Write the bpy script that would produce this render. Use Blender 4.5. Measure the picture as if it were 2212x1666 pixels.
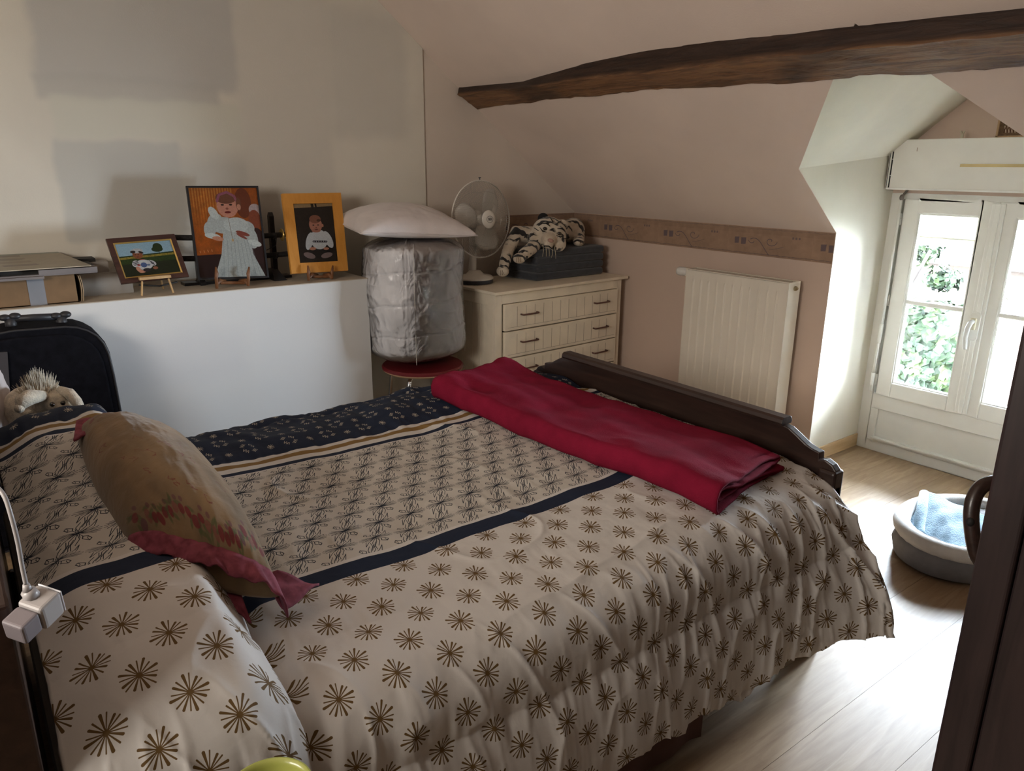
import bpy, bmesh, math, random
import numpy as np
from mathutils import Vector, Matrix, Euler
random.seed(7)
for o in list(bpy.data.objects): bpy.data.objects.remove(o)
SC = bpy.context.scene
COL = SC.collection
# ------------------------------------------------------------------ camera
H = 1.55
YAW, PITCH, ROLL, F = 0.646384746, 0.2866791, 0.00829424562, 1603.63736
_fw = np.array([math.sin(YAW)*math.cos(PITCH), math.cos(YAW)*math.cos(PITCH), -math.sin(PITCH)])
_r = np.array([math.cos(YAW), -math.sin(YAW), 0.]); _u = np.cross(_r, _fw)
_c, _s = math.cos(ROLL), math.sin(ROLL)
_r, _u = _c*_r+_s*_u, -_s*_r+_c*_u
cam = bpy.data.cameras.new('camera'); camo = bpy.data.objects.new('camera', cam); COL.objects.link(camo)
cam.sensor_width = 36; cam.sensor_fit = 'HORIZONTAL'; cam.lens = F/2212*36; cam.clip_start = .05
M4 = Matrix.Identity(4)
for i in range(3):
    M4[i][0], M4[i][1], M4[i][2] = _r[i], _u[i], -_fw[i]
M4[2][3] = H
camo.matrix_world = M4
SC.camera = camo
# ------------------------------------------------------------------ light and exposure
SC.view_settings.view_transform = 'Standard'; SC.view_settings.look = 'None'
SC.view_settings.gamma = 1; SC.view_settings.use_curve_mapping = False
SC.view_settings.exposure = 1.5
w = bpy.data.worlds.new('sky'); SC.world = w; w.use_nodes = True
bg = w.node_tree.nodes['Background']; bg.inputs[0].default_value = (.76, .88, 1, 1); bg.inputs[1].default_value = 58
def area(name, loc, target, sx, sy, power, color, portal=False):
    l = bpy.data.lights.new(name, 'AREA'); l.shape = 'RECTANGLE'; l.size = sx; l.size_y = sy
    l.energy = power; l.color = color; l.cycles.is_portal = portal
    o = bpy.data.objects.new(name, l); COL.objects.link(o); o.location = loc
    d = Vector(target)-Vector(loc); o.rotation_euler = d.to_track_quat('-Z', 'Y').to_euler()
    return o
area('window_portal', (4.16, 1.5, .88), (0, 1.5, .88), .98, 1.04, 1, (1, 1, 1), True)
area('fill_light', (-1.45, 1.25, 1.78), (2.9, 3.1, 1.95), 1.5, .6, 22, (1, .93, .84))  # added fill lamp to lift the walls and slope, no real fitting there
# ------------------------------------------------------------------ helpers
def ray(x, y): return (x-1106.)/F*_r-(y-833.)/F*_u+_fw
C0 = np.array([0, 0, H])
def atx(x, y, X): d = ray(x, y); return Vector(C0+d*X/d[0])
def aty(x, y, Y): d = ray(x, y); return Vector(C0+d*Y/d[1])
def atz(x, y, Z): d = ray(x, y); return Vector(C0+d*(Z-H)/d[2])
PM = {}
def thing(name, label, cat, loc=(0, 0, 0), rot=(0, 0, 0), group=None):
    o = bpy.data.objects.new(name, None); COL.objects.link(o); o.location = loc; o.rotation_euler = rot
    o.empty_display_size = .05
    o['label'] = label; o['category'] = cat
    if group: o['group'] = group
    PM[o] = Matrix.Translation(loc) @ Euler(rot).to_matrix().to_4x4()
    return o
def tag(o, label, cat, group=None):
    o['label'] = label; o['category'] = cat
    if group: o['group'] = group
    return o
class MB:
    def __init__(s): s.v = []; s.f = []; s.uv = {}; s.mi = []
    def add(s, vs, fs, m=0):
        n = len(s.v); s.v += [tuple(v) for v in vs]; s.f += [tuple(i+n for i in f) for f in fs]; s.mi += [m]*len(fs); return s
    def box(s, a, b, rot=None, piv=None, m=0):
        (x0, y0, z0), (x1, y1, z1) = a, b
        vs = [Vector(p) for p in ((x0, y0, z0), (x1, y0, z0), (x1, y1, z0), (x0, y1, z0), (x0, y0, z1), (x1, y0, z1), (x1, y1, z1), (x0, y1, z1))]
        if rot:
            R = Euler(rot).to_matrix(); c = Vector(piv) if piv else (vs[0]+vs[6])/2
            vs = [R@(v-c)+c for v in vs]
        return s.add(vs, [(0, 3, 2, 1), (4, 5, 6, 7), (0, 1, 5, 4), (1, 2, 6, 5), (2, 3, 7, 6), (3, 0, 4, 7)], m)
    def hexa(s, P, m=0):   # 8 corners, bottom loop then top loop
        return s.add(P, [(0, 3, 2, 1), (4, 5, 6, 7), (0, 1, 5, 4), (1, 2, 6, 5), (2, 3, 7, 6), (3, 0, 4, 7)], m)
    def tube(s, pts, r, n=8, closed=False, m=0):
        pts = [Vector(p) for p in pts]; N = len(pts); rr = r if hasattr(r, '__len__') else [r]*N
        vs = []; prev = None
        for i, p in enumerate(pts):
            if closed: t = pts[(i+1) % N]-pts[i-1]
            else: t = pts[min(i+1, N-1)]-pts[max(i-1, 0)]
            t.normalize()
            if prev is None:
                a = Vector((0, 0, 1)) if abs(t.z) < .9 else Vector((1, 0, 0)); a = (a-t*a.dot(t)).normalized()
            else: a = (prev-t*prev.dot(t)).normalized()
            prev = a; b = t.cross(a)
            for k in range(n):
                an = 2*math.pi*k/n; vs.append(p+(a*math.cos(an)+b*math.sin(an))*rr[i])
        fs = []
        for i in range(N if closed else N-1):
            j = (i+1) % N
            for k in range(n): fs.append((i*n+k, i*n+(k+1) % n, j*n+(k+1) % n, j*n+k))
        if not closed: fs += [tuple(range(n))[::-1], tuple((N-1)*n+k for k in range(n))]
        return s.add(vs, fs, m)
    def lathe(s, prof, c=(0, 0, 0), n=32, mat=None, m=0):    # prof: (r,z)
        vs = []; c = Vector(c)
        for r, z in prof:
            for k in range(n):
                a = 2*math.pi*k/n; p = Vector((r*math.cos(a), r*math.sin(a), z))
                if mat: p = mat@p
                vs.append(p+c)
        fs = []; N = len(prof)
        for i in range(N-1):
            for k in range(n): fs.append((i*n+k, i*n+(k+1) % n, (i+1)*n+(k+1) % n, (i+1)*n+k))
        if prof[0][0] > 1e-5: fs.append(tuple(range(n))[::-1])
        if prof[-1][0] > 1e-5: fs.append(tuple((N-1)*n+k for k in range(n)))
        return s.add(vs, fs, m)
    def prism(s, poly, axis, a, b, m=0):   # poly 2D in the other two axes, extruded along axis a..b
        def P(q, t):
            return {'x': (t, q[0], q[1]), 'y': (q[0], t, q[1]), 'z': (q[0], q[1], t)}[axis]
        n = len(poly); vs = [P(q, a) for q in poly]+[P(q, b) for q in poly]
        fs = [tuple(range(n)), tuple(range(n, 2*n))[::-1]]+[(i, i+n, (i+1) % n+n, (i+1) % n) for i in range(n)]
        return s.add(vs, fs, m)
    def grid(s, G, m=0, closeu=False):     # G [n][m] points
        G = np.asarray(G); n, k = G.shape[:2]; base = G.reshape(-1, 3)
        i = np.arange(n if closeu else n-1)[:, None]; j = np.arange(k-1)[None, :]; i2 = (i+1) % n
        fs = np.stack([i*k+j, i2*k+j, i2*k+j+1, i*k+j+1], -1).reshape(-1, 4)
        return s.add(base.tolist(), fs.tolist(), m)
    def sphere(s, c, r, n=16, k=10, m=0, rot=None):
        r = r if hasattr(r, '__len__') else (r, r, r); R = Euler(rot).to_matrix() if rot else Matrix.Identity(3)
        vs = []; c = Vector(c)
        for i in range(k+1):
            th = math.pi*i/k
            for j in range(n):
                a = 2*math.pi*j/n
                vs.append(c+R@Vector((r[0]*math.sin(th)*math.cos(a), r[1]*math.sin(th)*math.sin(a), r[2]*math.cos(th))))
        fs = [(i*n+j, (i+1)*n+j, (i+1)*n+(j+1) % n, i*n+(j+1) % n) for i in range(k) for j in range(n)]
        return s.add(vs, fs, m)
    def mesh(s, name):
        me = bpy.data.meshes.new(name); me.from_pydata(s.v, [], s.f); me.update(); return me
    def build(s, name, mat, parent=None, world=True, smooth=False, bevel=0, kind=None, seg=2, sub=0, uv=None, fixn=True):
        me = s.mesh(name)
        if fixn:
            bm = bmesh.new(); bm.from_mesh(me); bmesh.ops.remove_doubles(bm, verts=bm.verts, dist=1e-6)
            bmesh.ops.recalc_face_normals(bm, faces=bm.faces); bm.to_mesh(me); bm.free()
        return link(name, me, mat, parent, world, smooth, bevel, kind, seg, sub)
def link(name, me, mat, parent=None, world=True, smooth=False, bevel=0, kind=None, seg=2, sub=0):
    o = bpy.data.objects.new(name, me); COL.objects.link(o)
    for m_ in (mat if isinstance(mat, (list, tuple)) else [mat]): me.materials.append(m_)
    if smooth:
        me.polygons.foreach_set('use_smooth', [True]*len(me.polygons))
    if bevel:
        b = o.modifiers.new('bevel', 'BEVEL'); b.width = bevel; b.segments = seg; b.limit_method = 'ANGLE'; b.angle_limit = .6
        if not smooth: me.polygons.foreach_set('use_smooth', [False]*len(me.polygons))
    if sub:
        b = o.modifiers.new('sub', 'SUBSURF'); b.levels = sub; b.render_levels = sub
    if parent is not None:
        o.parent = parent
        PM[o] = PM.get(parent, Matrix.Identity(4))
        if world: o.matrix_parent_inverse = PM[parent].inverted() if parent in PM else Matrix.Identity(4)
        if world: PM[o] = Matrix.Identity(4)
    else: PM[o] = Matrix.Identity(4)
    if kind: o['kind'] = kind
    return o
def struct(name, mb, mat, **k): return mb.build(name, mat, kind='structure', **k)
def autosmooth(o, ang=.7):
    me = o.data; bm = bmesh.new(); bm.from_mesh(me)
    for f in bm.faces: f.smooth = True
    for e in bm.edges:
        if len(e.link_faces) == 2 and e.calc_face_angle(0) > ang: e.smooth = False
    bm.to_mesh(me); bm.free(); return o
_T = np.random.RandomState(3).rand(64, 256, 256)
def vn(x, y, seed=0):
    x = np.asarray(x, float); y = np.asarray(y, float); t = _T[seed % 64]
    xi = np.floor(x).astype(int); yi = np.floor(y).astype(int); fx = x-xi; fy = y-yi
    fx = fx*fx*fx*(fx*(fx*6-15)+10); fy = fy*fy*fy*(fy*(fy*6-15)+10)
    a = t[xi % 256, yi % 256]; b = t[(xi+1) % 256, yi % 256]; c = t[xi % 256, (yi+1) % 256]; d = t[(xi+1) % 256, (yi+1) % 256]
    return (a*(1-fx)+b*fx)*(1-fy)+(c*(1-fx)+d*fx)*fy
def fbm(x, y, seed=0, o=3):
    s = 0; a = 1; tot = 0
    for k in range(o): s = s+a*vn(x*2**k, y*2**k, seed+k); tot += a; a *= .5
    return s/tot
def sst(x, a, b): t = np.clip((x-a)/(b-a), 0, 1); return t*t*(3-2*t)
# ---- materials
def new_mat(name):
    m = bpy.data.materials.new(name); m.use_nodes = True; nt = m.node_tree
    return m, nt, nt.nodes['Principled BSDF']
class NT:
    def __init__(s, nt): s.nt = nt
    def n(s, t, **k):
        q = s.nt.nodes.new(t)
        for a, b in k.items(): setattr(q, a, b)
        return q
    def l(s, a, b): s.nt.links.new(a, b)
    def math(s, op, a, b=None, c=None):
        q = s.n('ShaderNodeMath', operation=op)
        for i, x in enumerate((a, b, c)):
            if x is None: continue
            if isinstance(x, (int, float)): q.inputs[i].default_value = x
            else: s.l(x, q.inputs[i])
        return q.outputs[0]
    def mix(s, fac, a, b, blend='MIX'):
        q = s.n('ShaderNodeMix', data_type='RGBA', blend_type=blend)
        for i, x in ((0, fac), (6, a), (7, b)):
            if isinstance(x, (int, float)): q.inputs[i].default_value = x
            elif isinstance(x, (tuple, list)): q.inputs[i].default_value = (*x[:3], 1)
            else: s.l(x, q.inputs[i])
        return q.outputs[2]
    def noise(s, vec, scale, detail=3, dist=0, rough=.5):
        q = s.n('ShaderNodeTexNoise'); q.inputs['Scale'].default_value = scale; q.inputs['Detail'].default_value = detail
        q.inputs['Distortion'].default_value = dist; q.inputs['Roughness'].default_value = rough
        if vec is not None: s.l(vec, q.inputs['Vector'])
        return q.outputs['Fac']
    def ramp(s, fac, stops):
        q = s.n('ShaderNodeValToRGB'); e = q.color_ramp.elements
        e[0].position = stops[0][0]; e[0].color = (*stops[0][1], 1); e[1].position = stops[-1][0]; e[1].color = (*stops[-1][1], 1)
        for p, c in stops[1:-1]:
            k = e.new(p); k.color = (*c, 1)
        s.l(fac, q.inputs[0]); return q.outputs[0]
    def mapping(s, vec, scale=(1, 1, 1), rot=(0, 0, 0), loc=(0, 0, 0)):
        q = s.n('ShaderNodeMapping'); q.inputs['Scale'].default_value = scale; q.inputs['Rotation'].default_value = rot; q.inputs['Location'].default_value = loc
        s.l(vec, q.inputs['Vector']); return q.outputs[0]
    def bump(s, h, bs, strength, dist=.01):
        q = s.n('ShaderNodeBump'); q.inputs['Strength'].default_value = strength; q.inputs['Distance'].default_value = dist
        s.l(h, q.inputs['Height']); s.l(q.outputs[0], bs.inputs['Normal'])
    def pos(s): return s.n('ShaderNodeNewGeometry').outputs['Position']
    def obj(s): return s.n('ShaderNodeTexCoord').outputs['Object']
    def uv(s): return s.n('ShaderNodeTexCoord').outputs['UV']
def mat(name, col, rough=.6, metal=0, var=.08, vs=6, bump=0, bs=80, sheen=0, spec=.5, coat=0):
    m, nt, b = new_mat(name); N = NT(nt); p = N.pos()
    f = N.noise(p, vs, 4)
    c2 = tuple(max(0, c*(1-var*2)) for c in col); c1 = tuple(min(1, c*(1+var)) for c in col)
    N.l(N.ramp(f, [(.3, c2), (.7, c1)]), b.inputs['Base Color'])
    b.inputs['Roughness'].default_value = rough; b.inputs['Metallic'].default_value = metal
    b.inputs['Specular IOR Level'].default_value = spec
    if sheen: b.inputs['Sheen Weight'].default_value = sheen; b.inputs['Sheen Roughness'].default_value = .5
    if coat: b.inputs['Coat Weight'].default_value = coat
    if bump: N.bump(N.noise(p, bs, 4), b, bump, .004)
    return m
def woodmat(name, c1, c2, axis=0, rough=.45, scale=1, coat=0, bump=.25):
    m, nt, b = new_mat(name); N = NT(nt); p = N.pos()
    sc = [14*scale]*3; sc[axis] = 1.3*scale
    v = N.mapping(p, sc); f = N.noise(v, 3, 6, .6, .6); g = N.noise(N.mapping(p, [q*5 for q in sc]), 3, 3)
    N.l(N.mix(N.math('MULTIPLY', g, .35), N.ramp(f, [(.3, c1), (.7, c2)]), c1), b.inputs['Base Color'])
    b.inputs['Roughness'].default_value = rough; b.inputs['Coat Weight'].default_value = coat
    N.bump(f, b, bump, .003); return m
def image(name, arr, srgb=True):
    h, wd = arr.shape[:2]; im = bpy.data.images.new(name, wd, h, alpha=False)
    if not srgb: im.colorspace_settings.name = 'Non-Color'
    px = np.ones((h, wd, 4), np.float32); px[..., :3] = arr[::-1] if arr.ndim == 3 else arr[::-1, :, None]
    im.pixels.foreach_set(px.ravel()); im.update(); im.pack(); return im
class Canvas:      # coordinates 0..w, 0..h with y down
    def __init__(s, wd, h, col=(0, 0, 0), wrap=False): s.w = wd; s.h = h; s.a = np.ones((h, wd, 3), np.float32)*np.array(col, np.float32); s.wrap = wrap
    def _bb(s, x0, y0, x1, y1):
        x0 = int(max(0, math.floor(x0))); y0 = int(max(0, math.floor(y0))); x1 = int(min(s.w, math.ceil(x1))); y1 = int(min(s.h, math.ceil(y1)))
        if x1 <= x0 or y1 <= y0: return None
        Y, X = np.mgrid[y0:y1, x0:x1]; return x0, y0, x1, y1, X+.5, Y+.5
    def _put(s, bb, m, col):
        x0, y0, x1, y1 = bb[:4]; m = np.clip(m, 0, 1)[..., None]
        s.a[y0:y1, x0:x1] = s.a[y0:y1, x0:x1]*(1-m)+np.array(col, np.float32)*m
    def offs(s): return [(dx*s.w, dy*s.h) for dx in (-1, 0, 1) for dy in (-1, 0, 1)] if s.wrap else [(0, 0)]
    def ell(s, cx, cy, rx, ry, col, rot=0, soft=1.2, al=1):
        for dx, dy in s.offs():
            R = max(rx, ry)+soft*2; bb = s._bb(cx+dx-R, cy+dy-R, cx+dx+R, cy+dy+R)
            if bb is None: continue
            X = bb[4]-cx-dx; Y = bb[5]-cy-dy; c, q = math.cos(rot), math.sin(rot)
            d = np.sqrt(((X*c+Y*q)/rx)**2+((-X*q+Y*c)/ry)**2)
            s._put(bb, ((1-d)*min(rx, ry)/soft+.5).clip(0, 1)*al, col)
    def line(s, x0, y0, x1, y1, w0, col, w1=None, al=1):
        if w1 is None: w1 = w0
        for dx, dy in s.offs():
            W = max(w0, w1)+2; bb = s._bb(min(x0, x1)+dx-W, min(y0, y1)+dy-W, max(x0, x1)+dx+W, max(y0, y1)+dy+W)
            if bb is None: continue
            X = bb[4]-x0-dx; Y = bb[5]-y0-dy; vx, vy = x1-x0, y1-y0; L = vx*vx+vy*vy+1e-9
            t = np.clip((X*vx+Y*vy)/L, 0, 1); d = np.hypot(X-t*vx, Y-t*vy)
            s._put(bb, (((w0+(w1-w0)*t)/2-d)+.5).clip(0, 1)*al, col)
    def pl(s, pts, wd, col, al=1):
        for a, b in zip(pts[:-1], pts[1:]): s.line(*a, *b, wd, col, al=al)
    def poly(s, pts, col, al=1):
        xs = [p[0] for p in pts]; ys = [p[1] for p in pts]; bb = s._bb(min(xs), min(ys), max(xs)+1, max(ys)+1)
        if bb is None: return
        ins = np.zeros(bb[4].shape, bool)
        for (xa, ya), (xb, yb) in zip(pts, pts[1:]+pts[:1]):
            c = ((ya > bb[5]) != (yb > bb[5])) & (bb[4] < (xb-xa)*(bb[5]-ya)/((yb-ya) or 1e-9)+xa); ins ^= c
        s._put(bb, ins.astype(float)*al, col)
    def noise(s, amp, sc, seed=0):
        Y, X = np.mgrid[0:s.h, 0:s.w]; s.a *= (1+amp*(fbm(X/sc, Y/sc, seed)-.5)*2)[..., None]; np.clip(s.a, 0, 1, out=s.a)
def teximg(N, im, vec, ext='REPEAT'):
    q = N.n('ShaderNodeTexImage'); q.image = im; q.extension = ext
    if vec is not None: N.l(vec, q.inputs['Vector'])
    return q.outputs['Color']
def setuv(me, uvs):     # per-vertex uv
    l = me.uv_layers.new(name='uv'); idx = np.empty(len(me.loops), np.int32); me.loops.foreach_get('vertex_index', idx)
    l.data.foreach_set('uv', np.asarray(uvs, np.float32)[idx].ravel())
def gridobj(name, G, UV, mat_, parent=None, smooth=True, thick=0, **k):
    mb = MB(); mb.grid(G); me = mb.mesh(name); setuv(me, np.asarray(UV).reshape(-1, 2))
    o = link(name, me, mat_, parent, smooth=smooth, **k)
    if thick: q = o.modifiers.new('solid', 'SOLIDIFY'); q.thickness = thick; q.offset = -1
    return o
def blob(name, ells, mat_, parent, voxel=.006, smooth_it=6):
    mb = MB()
    for e in ells:
        if len(e) == 2: mb.sphere(e[0], e[1], 20, 14)
        elif e[0] == 't': mb.tube(e[1], e[2], 14)
        else: mb.sphere(e[0], e[1], 20, 14, rot=e[2])
    me = mb.mesh(name); o = link(name, me, mat_, None)
    r = o.modifiers.new('r', 'REMESH'); r.mode = 'VOXEL'; r.voxel_size = voxel
    q = o.modifiers.new('s', 'SMOOTH'); q.iterations = smooth_it; q.factor = .5
    dg = bpy.context.evaluated_depsgraph_get(); me2 = bpy.data.meshes.new_from_object(o.evaluated_get(dg))
    bpy.data.objects.remove(o); me2.name = name; me2.materials.clear()
    return link(name, me2, mat_, parent, smooth=True)

# ------------------------------------------------------------------ room materials
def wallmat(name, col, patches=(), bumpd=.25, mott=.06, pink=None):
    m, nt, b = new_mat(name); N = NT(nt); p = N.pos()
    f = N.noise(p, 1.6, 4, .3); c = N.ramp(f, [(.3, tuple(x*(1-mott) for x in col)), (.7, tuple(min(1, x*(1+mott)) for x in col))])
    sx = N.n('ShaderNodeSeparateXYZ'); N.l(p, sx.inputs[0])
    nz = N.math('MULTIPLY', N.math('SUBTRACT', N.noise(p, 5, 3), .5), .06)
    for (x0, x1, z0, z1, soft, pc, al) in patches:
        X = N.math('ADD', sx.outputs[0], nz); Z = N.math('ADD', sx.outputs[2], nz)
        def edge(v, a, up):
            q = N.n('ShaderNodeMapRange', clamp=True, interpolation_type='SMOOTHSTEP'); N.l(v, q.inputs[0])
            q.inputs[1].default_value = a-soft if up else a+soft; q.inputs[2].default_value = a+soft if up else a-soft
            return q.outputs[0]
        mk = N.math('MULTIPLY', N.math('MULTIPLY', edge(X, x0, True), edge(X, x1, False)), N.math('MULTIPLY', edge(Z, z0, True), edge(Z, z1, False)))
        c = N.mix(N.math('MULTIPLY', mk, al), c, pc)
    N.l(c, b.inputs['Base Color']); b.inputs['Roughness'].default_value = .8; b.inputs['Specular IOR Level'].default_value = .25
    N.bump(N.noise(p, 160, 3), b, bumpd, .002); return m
GREY = (.46, .44, .40); LITE = (.57, .55, .49)
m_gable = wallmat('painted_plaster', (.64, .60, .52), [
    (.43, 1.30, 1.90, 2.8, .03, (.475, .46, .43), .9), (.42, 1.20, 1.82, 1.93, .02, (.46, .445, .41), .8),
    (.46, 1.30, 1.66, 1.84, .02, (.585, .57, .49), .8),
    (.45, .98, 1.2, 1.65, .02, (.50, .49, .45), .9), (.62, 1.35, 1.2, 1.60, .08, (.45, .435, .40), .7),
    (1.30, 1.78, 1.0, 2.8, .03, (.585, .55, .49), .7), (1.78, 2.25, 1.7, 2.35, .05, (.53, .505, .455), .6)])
m_paper = wallmat('rose_beige_wallpaper', (.60, .465, .38), mott=.05)
m_gp = wallmat('gable_paper', (.62, .54, .465), mott=.05)
m_slope = wallmat('sloped_ceiling_paper', (.73, .61, .53), mott=.06)
m_dormer = wallmat('dormer_paper', (.74, .69, .58), mott=.09)
m_white = mat('white_paint', (.74, .73, .70), .5, var=.04, vs=3, bump=.1, bs=120)
m_pvc = mat('white_upvc', (.80, .79, .74), .3, var=.02)
m_base = woodmat('oak_skirting', (.52, .34, .17), (.66, .46, .25), 0, .5)

YG, XK, ZK, SL = 4.02, 3.57, 1.245, .788
def zs(x): return ZK+SL*(XK-x)
XC = 1.85; ZC = zs(XC)
# gable wall, with the thicker lining to the left of the seam
mb = MB(); mb.prism([(-1.6, -.05), (XK+.1, -.05), (XK+.1, ZK-.079), (XK, ZK), (XC, ZC), (XC, ZC+.1), (-1.6, ZC+.1)], 'y', YG, YG+.12)
struct('wall_back', mb, m_gp)
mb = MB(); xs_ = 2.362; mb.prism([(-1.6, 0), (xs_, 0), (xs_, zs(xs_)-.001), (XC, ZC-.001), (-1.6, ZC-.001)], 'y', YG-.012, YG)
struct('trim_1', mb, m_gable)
# knee wall
mb = MB(); mb.box((XK, 2.0475, -.05), (XK+.12, YG+.1, ZK)); mb.box((XK, -2.0, -.05), (XK+.12, .9725, ZK)); struct('wall_right', mb, m_paper)
# slope with the dormer opening
V = [(XK, YG), (XK, 2.0475), (3.183, 2.0475), (2.58, 1.51), (3.183, .9725), (XK, .9725), (XK, -2.0), (XC, -2.0), (XC, YG)]
bm = bmesh.new(); vs = [bm.verts.new((x, y, zs(x))) for x, y in V]; f = bm.faces.new(vs); bmesh.ops.triangulate(bm, faces=[f])
me = bpy.data.meshes.new('ceiling'); bm.to_mesh(me); bm.free(); o = link('ceiling', me, m_slope, kind='structure')
s_ = o.modifiers.new('s', 'SOLIDIFY'); s_.thickness = .12; s_.offset = 1 if me.polygons[0].normal.z > 0 else -1
mb = MB(); mb.box((-1.6, -2.0, ZC), (XC, YG, ZC+.12)); struct('ceiling', mb, m_slope)
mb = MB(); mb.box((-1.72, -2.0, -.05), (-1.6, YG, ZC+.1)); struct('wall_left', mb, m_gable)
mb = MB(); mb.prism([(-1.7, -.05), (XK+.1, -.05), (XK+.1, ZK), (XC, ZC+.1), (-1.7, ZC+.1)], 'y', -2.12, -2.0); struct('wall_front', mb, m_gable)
# dormer cheeks, roof faces, gable above the window
XW = 4.07
for nm, y, s in (('wall_dormer_left', 2.047, 1), ('wall_dormer_right', .973, -1)):
    mb = MB(); mb.prism([(XK+.0008, -.05), (XW+.1, -.05), (XW+.1, 1.64), (3.185, 1.554), (XK+.0008, ZK+.001)], 'y', y, y+s*.1); struct(nm, mb, m_dormer)
for nm, y, s in (('ceiling_dormer_left', 2.048, 1), ('ceiling_dormer_right', .972, -1)):
    P = [Vector((3.183, y, 1.551)), Vector((2.58, 1.51, 2.025)), Vector((XW+.1, 1.51, 2.10)), Vector((XW+.1, y, 1.635))]
    up = Vector((0, 0, .09)); mb = MB(); mb.hexa(P+[p+up for p in P]); struct(nm, mb, m_dormer)
mb = MB(); mb.prism([(2.05, 1.42), (2.05, 1.64), (1.51, 2.11), (.97, 1.64), (.97, 1.42)], 'x', XW+.005, XW+.12); struct('wall_dormer_gable', mb, m_paper)

# ------------------------------------------------------------------ floor of laminate planks
m_floor, nt, b = new_mat('oak_laminate'); N = NT(nt); p = N.pos()
oi = N.n('ShaderNodeObjectInfo'); sx = N.n('ShaderNodeSeparateXYZ'); N.l(p, sx.inputs[0])
off = N.n('ShaderNodeCombineXYZ'); N.l(N.math('MULTIPLY', oi.outputs['Random'], 40), off.inputs[0]); N.l(N.math('MULTIPLY', oi.outputs['Random'], 17), off.inputs[2])
va = N.n('ShaderNodeVectorMath', operation='ADD'); N.l(p, va.inputs[0]); N.l(off.outputs[0], va.inputs[1])
g1 = N.noise(N.mapping(va.outputs[0], (1.6, 16, 16)), 3, 6, .8, .6)
strip = N.math('FRACT', N.math('ADD', N.math('MULTIPLY', N.math('FLOOR', N.math('DIVIDE', sx.outputs[1], .0717)), .37), N.math('MULTIPLY', N.math('FLOOR', N.math('ADD', N.math('DIVIDE', sx.outputs[0], .38), N.math('MULTIPLY', N.math('FLOOR', N.math('DIVIDE', sx.outputs[1], .0717)), .41))), .29)))
c = N.ramp(g1, [(.25, (.24, .15, .085)), (.6, (.37, .26, .155)), (.8, (.43, .31, .20))])
c = N.mix(N.math('MULTIPLY', strip, .35), c, (.27, .175, .10))
N.l(c, b.inputs['Base Color']); b.inputs['Roughness'].default_value = .42; b.inputs['Specular IOR Level'].default_value = .38
N.bump(g1, b, .12, .002)
mb = MB(); mb.box((-1.6, -2, -.06), (XK, YG, -.012)); mb.box((XK, .97, -.06), (XW+.1, 2.05, -.012))
floor = struct('floor', mb, mat('floor_underlay', (.12, .08, .05), .8))
mb = MB(); mb.box((-.5, -.5, -.5), (.5, .5, .5)); pm = mb.mesh('plank'); pm.materials.append(m_floor)
PW = .215; PL = 1.29
def plank(x0, x1, y0, y1):
    o = bpy.data.objects.new('plank', pm); COL.objects.link(o); o.parent = floor; g = .0009
    o.location = ((x0+x1)/2, (y0+y1)/2, -.006); o.scale = (x1-x0-g, y1-y0-g, .012)
for j in range(-14, 16):
    y0 = .885+j*PW; y1 = y0+PW
    if y1 < -2 or y0 > YG: continue
    y0 = max(y0, -2); y1 = min(y1, YG)
    xe = XW+.02 if (y0 > .97 and y1 < 2.05) else XK
    xo = 2.258 if j == -1 else 2.258+((j*0.53) % 1)*PL
    x = xo-PL*6
    while x < xe:
        a, e = max(x, -1.6), min(x+PL, xe)
        if e-a > .02: plank(a, e, y0, y1)
        x += PL
    if xe == XK and y1 > .97 and y0 < 2.05: plank(XK, XW+.02, max(y0, .975), min(y1, 2.045))
# skirtings
mb = MB(); mb.box((XK+.012, 2.038, 0), (XW, 2.05, .075)); struct('baseboard_dormer', mb, m_base, bevel=.003)
mb = MB(); mb.box((XK-.012, 2.04, 0), (XK, YG-.012, .075)); struct('baseboard_right', mb, m_base, bevel=.003)
mb = MB(); mb.box((XK-.012, -2.0, 0), (XK, .98, .075)); struct('baseboard_right', mb, m_base, bevel=.003)

# wallpaper border
cv = Canvas(1060, 310, (.60, .495, .415)); cv.noise(.07, 60, 5)
Y_, X_ = np.mgrid[0:310, 0:1060]
for yy, al in ((16, .55), (290, .8)):
    wob = yy+10*(fbm(X_/70., X_*0, 9)-.5); dd = np.abs(Y_-wob)/4.5; k = (np.exp(-dd*dd)*al*(.35+.65*fbm(X_/25., Y_*0, 12)))[..., None]
    cv.a = cv.a*(1-k)+np.array((.36, .31, .33))*k
cv.a[22:70] *= .965
bl = (.33, .30, .35)
for x0, y0, q in ((90, 120, 62), (178, 122, 66)):
    for _ in range(2): cv.poly([(x0, y0+4), (x0+q, y0), (x0+q-3, y0+q+8), (x0+3, y0+q+12)], bl, .42)
for k in range(3): cv.poly([(815+k*38, 78), (836+k*38, 76), (838+k*38, 100), (816+k*38, 102)], bl, .55)
def spiral(cx, cy, r0, r1, a0, a1, n=40): return [(cx+(r0+(r1-r0)*t)*math.cos(a0+(a1-a0)*t)*1.3, cy+(r0+(r1-r0)*t)*math.sin(a0+(a1-a0)*t)) for t in np.linspace(0, 1, n)]
cv.pl(spiral(560, 140, 6, 62, 0, -4.6*1.35), 7, bl, .55)
pts = [(300+t*250, 165-62*math.sin(t*math.pi*1.15+.5)+t*75) for t in np.linspace(0, 1, 30)]
cv.pl(pts, 8, bl, .55); cv.pl(spiral(330, 150, 40, 14, 3.2, .3), 6, bl, .5); cv.pl([(550, 235), (640, 215), (720, 190)], 6, bl, .4)
im_b = image('border_print', cv.a)
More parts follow.
